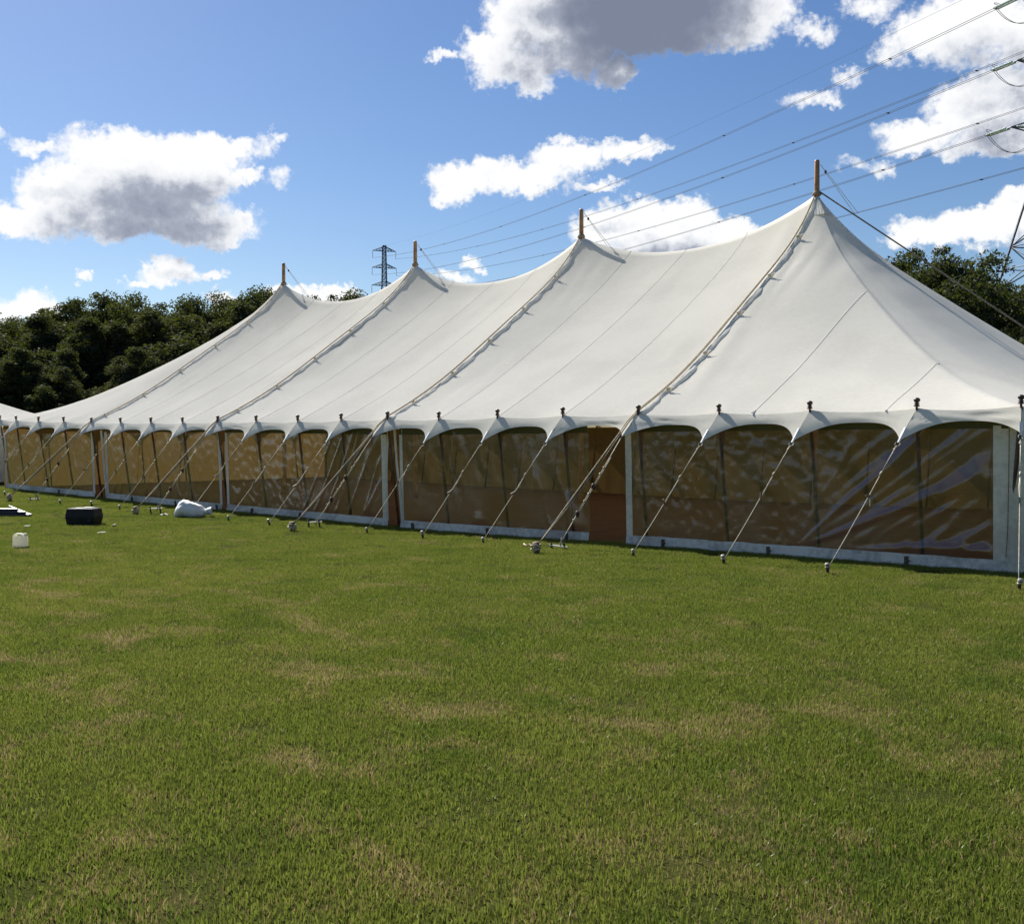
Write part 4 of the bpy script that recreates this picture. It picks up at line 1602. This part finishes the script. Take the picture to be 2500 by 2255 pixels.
# back row: (x pixel, y pixel of the top, depth, kind, label)
for (x, y, dep, key, lab, wide) in (
        (277, 719, 112, 'roundA', 'broad dome-topped tree, the tallest round crown of the wood', 1.05), (150, 745, 108, 'feather', 'feathery thin-topped tree whose twigs show sky, beside the dome-topped tree', 1.1),
        (365, 728, 118, 'roundB', L_ROUND, 1.0), (455, 732, 120, 'roundA', L_ROUND, 1.0), (545, 722, 122, 'roundB', L_ROUND, .95), (628, 712, 124, 'roundA', L_ROUND, 1.0),
        (60, 782, 135, 'roundB', L_ROUND, .8), (8, 780, 140, 'roundA', L_ROUND, .8), (-70, 760, 120, 'roundB', L_ROUND, 1.0), (720, 740, 128, 'roundB', L_ROUND, 1.0),
        (832, 714, 118, 'roundA', 'dark tree crown showing over the dip of the marquee ridge', 1.0), (930, 760, 125, 'roundB', L_ROUND, 1.0), (210, 742, 110, 'roundB', L_ROUND, .8)):
    p = at(x, y, dep)
    gr = gz(p.x, p.y)
    tree(key, (p.x, p.y, gr - .1), p.z - gr, lab, WG, wide)
# front row
fr = [(-40, 800, 90), (20, 795, 92), (75, 800, 96), (115, 765, 95), (170, 775, 92), (220, 770, 98), (262, 800, 93), (310, 790, 96), (352, 772, 94), (400, 755, 97), (448, 750, 95), (495, 752, 98),
      (540, 760, 97), (590, 745, 100), (640, 760, 100), (-100, 790, 94), (40, 850, 84), (140, 850, 85), (240, 860, 84), (330, 850, 86), (430, 860, 88), (90, 880, 82), (190, 890, 83), (290, 900, 84), (380, 880, 86), (0, 880, 82)]
kinds = ['tallD', 'tallA', 'tallB', 'tallD', 'tallD', 'tallB', 'tallD', 'tallA', 'tallB', 'tallA', 'tallB', 'tallA', 'tallB', 'tallD', 'tallA', 'tallB', 'tallD', 'tallD', 'tallA', 'tallD', 'tallB', 'tallD', 'tallA', 'tallD', 'tallB', 'tallD']
for (x, y, dep), key in zip(fr, kinds):
    p = at(x, y, dep)
    gr = gz(p.x, p.y)
    tree(key, (p.x, p.y, gr - .1), p.z - gr, L_DARK if key == 'tallD' else L_OLIVE, WG, 1.45)
# trees beyond the right end
for (x, y, dep, lab, wide) in ((2262, 608, 58, 'dark round-headed tree behind the right hip of the marquee', .95), (2340, 640, 62, 'dark tree leaning on the round-headed one behind the marquee', .8),
                               (2440, 700, 66, 'dark low tree growing round the foot of the near pylon', 1.0), (2540, 690, 64, 'dark tree at the far side of the near pylon foot', 1.0),
                               (2400, 760, 56, 'low dark bushy tree in front of the near pylon', 1.0), (2480, 800, 50, 'lowest dark bushy tree showing over the marquee end', 1.0), (2160, 760, 60, 'dark tree hidden mostly by the marquee peak', 1.0)):
    p = at(x, y, dep)
    gr = gz(p.x, p.y)
    tree('oak', (p.x, p.y, gr - .1), p.z - gr, lab, 'trees beyond the right end of the marquee', wide * 1.05)

# ------------------------------------------------------------------ pylons and power line
def bar(b, p, q_, w_):
    b.tube([p, q_], w_, 4)


far_top = at(938, 600, 400)
far_c = Vector((far_top.x, far_top.y, gz(far_top.x, far_top.y)))
near_c = at(2602, 900, 103)
near_c.z = gz(near_c.x, near_c.y)
ld = Vector((far_c.x - near_c.x, far_c.y - near_c.y, 0)).normalized()     # along the line
ad = Vector((ld.y, -ld.x, 0))                                            # along the cross-arms
if ad.dot(vx) < 0:
    ad = -ad


def pylon(name, c, zs, prof, arms, label, w_, mat, peak):
    """zs: lattice levels; prof(z): half width of the body; arms: (z, half length)"""
    root = empty(name, c, label, 'pylon')
    o = Vector((0, 0, 0))

    def P(z, sx_, sy_):
        h_ = prof(z)
        return Vector(c) + ad * (sx_ * h_) + ld * (sy_ * h_) + Vector((0, 0, z))
    legs = MB()
    for sx_ in (-1, 1):
        for sy_ in (-1, 1):
            for a_, b_ in zip(zs[:-1], zs[1:]):
                bar(legs, P(a_, sx_, sy_), P(b_, sx_, sy_), w_)
    legs.build('leg_frame', mat, root)
    br = MB()
    for a_, b_ in zip(zs[:-1], zs[1:]):
        for (s0, s1) in (((-1, -1), (1, -1)), ((1, -1), (1, 1)), ((1, 1), (-1, 1)), ((-1, 1), (-1, -1))):
            bar(br, P(a_, *s0), P(b_, *s1), w_ * .55)
            bar(br, P(a_, *s1), P(b_, *s0), w_ * .55)
            bar(br, P(b_, *s0), P(b_, *s1), w_ * .5)
            if b_ - a_ > 4:
                m0 = (P(a_, *s0) + P(b_, *s0)) / 2
                m1 = (P(a_, *s1) + P(b_, *s1)) / 2
                x_ = (P(a_, *s0) + P(b_, *s1) + P(a_, *s1) + P(b_, *s0)) / 4
                bar(br, m0, x_, w_ * .4)
                bar(br, m1, x_, w_ * .4)
    br.build('bracing', mat, root)
    tips = {}
    for k, (z, hl, dz) in enumerate(arms):
        for sd_ in (-1, 1):
            b = MB()
            tip = Vector(c) + ad * (sd_ * hl) + Vector((0, 0, z))
            tips[(k, sd_)] = tip
            for sy_ in (-1, 1):
                bar(b, P(z, sd_, sy_), tip, w_ * .6)
                bar(b, P(z + dz, sd_, sy_), tip, w_ * .6)
                for f in (.3, .6):
                    bar(b, P(z, sd_, sy_).lerp(tip, f), P(z + dz, sd_, sy_).lerp(tip, f), w_ * .4)
                    bar(b, P(z, sd_, sy_).lerp(tip, f), P(z + dz, sd_, sy_).lerp(tip, f - .3), w_ * .4)
            for f in (.25, .5, .75):
                bar(b, P(z, sd_, -1).lerp(tip, f), P(z, sd_, 1).lerp(tip, f - .2), w_ * .35)
            b.build('cross_arm', mat, root)
    top = Vector(c) + Vector((0, 0, peak))
    return root, tips, top


fz = far_c.z
scale_far = 400 / F
arm_far = [(at(938, y_, 400).z - fz, 28.7 * scale_far * k_, 1.5) for y_, k_ in ((697, 1.08), (654, 1.04), (613, 1.0))]
ztop = far_top.z - fz
za = [a_[0] for a_ in arm_far]
prof_far = lambda z: 0.62 + max(0, (za[0] - z)) * 0.072 + max(0, (za[2] - z)) * .018
zsf = [0, 6, 12, 17, 21, 24.5, za[0], za[0] + 1.5, za[0] + 3.4, za[0] + 5, za[1] + .3, za[1] + 1.8, za[1] + 3.4, za[1] + 5, za[2], za[2] + 1.5, ztop]
zsf = sorted(z for z in set(zsf) if 0 <= z <= ztop)
p_far, tips_far, top_far = pylon('pylon', far_c, zsf, prof_far, arm_far, 'small distant lattice pylon rising behind the marquee ridge', 0.17, M['pylon'], ztop)
near_arm = []
for (x_, y_) in ((2463, 313), (2479.5, 150), (2484, -4)):
    p = at(x_, y_, 100.6)
    hl = -(Vector((p.x - near_c.x, p.y - near_c.y, 0)).dot(ad))
    near_arm.append((p.z - near_c.z, hl, 2.0))
prof_near = lambda z: 1.15 + max(0, (near_arm[0][0] + 1.0 - z)) * 0.205
zn = [0, 5.5, 11, 16.2, 20.5, 24.2, 27.2, near_arm[0][0], near_arm[0][0] + 2, near_arm[0][0] + 4.2, near_arm[1][0], near_arm[1][0] + 2, near_arm[1][0] + 4.2, near_arm[2][0], near_arm[2][0] + 2, near_arm[2][0] + 5.5]
p_near, tips_near, top_near = pylon('pylon', near_c, zn, prof_near, near_arm, 'tall near lattice pylon cut off at the right, legs among trees', 0.125, M['pylon'], zn[-1])


def catenary(a, b, sag, n_=40):
    return [a.lerp(b, k / n_) - Vector((0, 0, sag * 4 * (k / n_) * (1 - k / n_))) for k in range(n_ + 1)]


def insul(a, b, parent, n_=22, r_=0.13, rod=.03):
    d = (b - a)
    rot = d.to_track_quat('Z', 'Y').to_matrix()
    pr = []
    for k in range(n_):
        z0 = d.length * (k + .15) / n_
        dz = d.length / n_
        pr += [(rod, z0), (r_, z0 + dz * .25), (r_ * .9, z0 + dz * .5), (rod, z0 + dz * .6)]
    MB().lathe([(rod, 0)] + pr + [(rod, d.length)], a, 8, rot).build('insulator', M['insulator'], parent, True)


names = {0: 'lowest', 1: 'middle', 2: 'highest'}
for (k, sd_), tn in tips_near.items():
    tf = tips_far[(k, sd_)]
    hang = tf - Vector((0, 0, 2.7))
    insul(tf, hang, p_far, 12, .16, .06)
    lst = catenary(tn, hang, 5.0, 60)
    dirn = (lst[2] - lst[0]).normalized()
    e_ = tn + dirn * 3.0
    for s_ in (-.2, .2):
        insul(tn + dirn * .45 + ad * s_, e_ + ad * s_, p_near, 20, .125, .03)
    MB().tube([tn, tn + dirn * .45], .07, 6).box(e_ + dirn * .05, (.55, .12, .12), Matrix.Rotation(math.atan2(ad.y, ad.x), 3, 'Z')).build('yoke', M['pylon'], p_near)
    ringp = []
    for j in range(15):
        a_ = 2 * math.pi * j / 14
        ringp.append(e_ - dirn * .15 + Vector((0, 0, .34)) + ad * (.36 * math.cos(a_)) + Vector((0, 0, .30 * math.sin(a_))) * .6 + dirn * .18 * math.sin(a_))
    MB().tube(ringp, .028, 5).build('arcing_ring', M['pylon'], p_near, True)
    side = 'left' if sd_ < 0 else 'right'
    cd_ = empty('power_line', e_, '%s twin conductor of the %s circuit' % (names[k], 'circuit strung on the visible arm ends' if sd_ < 0 else 'far'), 'power line', 'conductors between the pylons')
    cd_['label'] = '%s twin power line of the %s' % (names[k], 'circuit that ends in glass insulators' if sd_ < 0 else 'circuit passing behind the near pylon arms')
    for s_ in (-.2, .2):
        st = e_ + ad * s_ + dirn * .1
        pts = catenary(st, hang + ad * s_, 4.7, 60)
        MB().tube(pts, [0.026 + 0.0001 * 0 for _ in pts], 5, caps=False).build('conductor', M['wire'], cd_, True)
    pts = catenary(e_ + dirn * .1, hang, 4.7, 60)
    for f in (3, 10, 20, 30, 40, 50):
        q_ = pts[f]
        MB().box(q_, (.42, .10, .10), Matrix.Rotation(math.atan2(ad.y, ad.x), 3, 'Z')).build('spacer', M['wire'], cd_)
    if True:
        # slack jumper loop that carries the current past the tension tower
        out2 = tn - Vector((dirn.x * .6 - ad.x * .4, dirn.y * .6 - ad.y * .4, 0)).normalized() * 3.0
        for s_ in (-.16, .16):
            jp = catenary(e_ + ad * s_, out2 + ad * s_ - Vector((0, 0, .3)), 2.1, 18)
            MB().tube(jp, .026, 5).build('jumper', M['wire'], p_near, True)
        insul(tn + (out2 - tn) * .15, out2 - Vector((0, 0, .3)), p_near, 18, .125, .03)
pts = catenary(top_near, top_far, 3.5, 60)
ew = MB().tube(pts, .014, 5, caps=False).build('earth_wire', M['wire'], None, True)
tag(ew, 'single thin earth wire running highest of all between the pylon tops', 'power line')
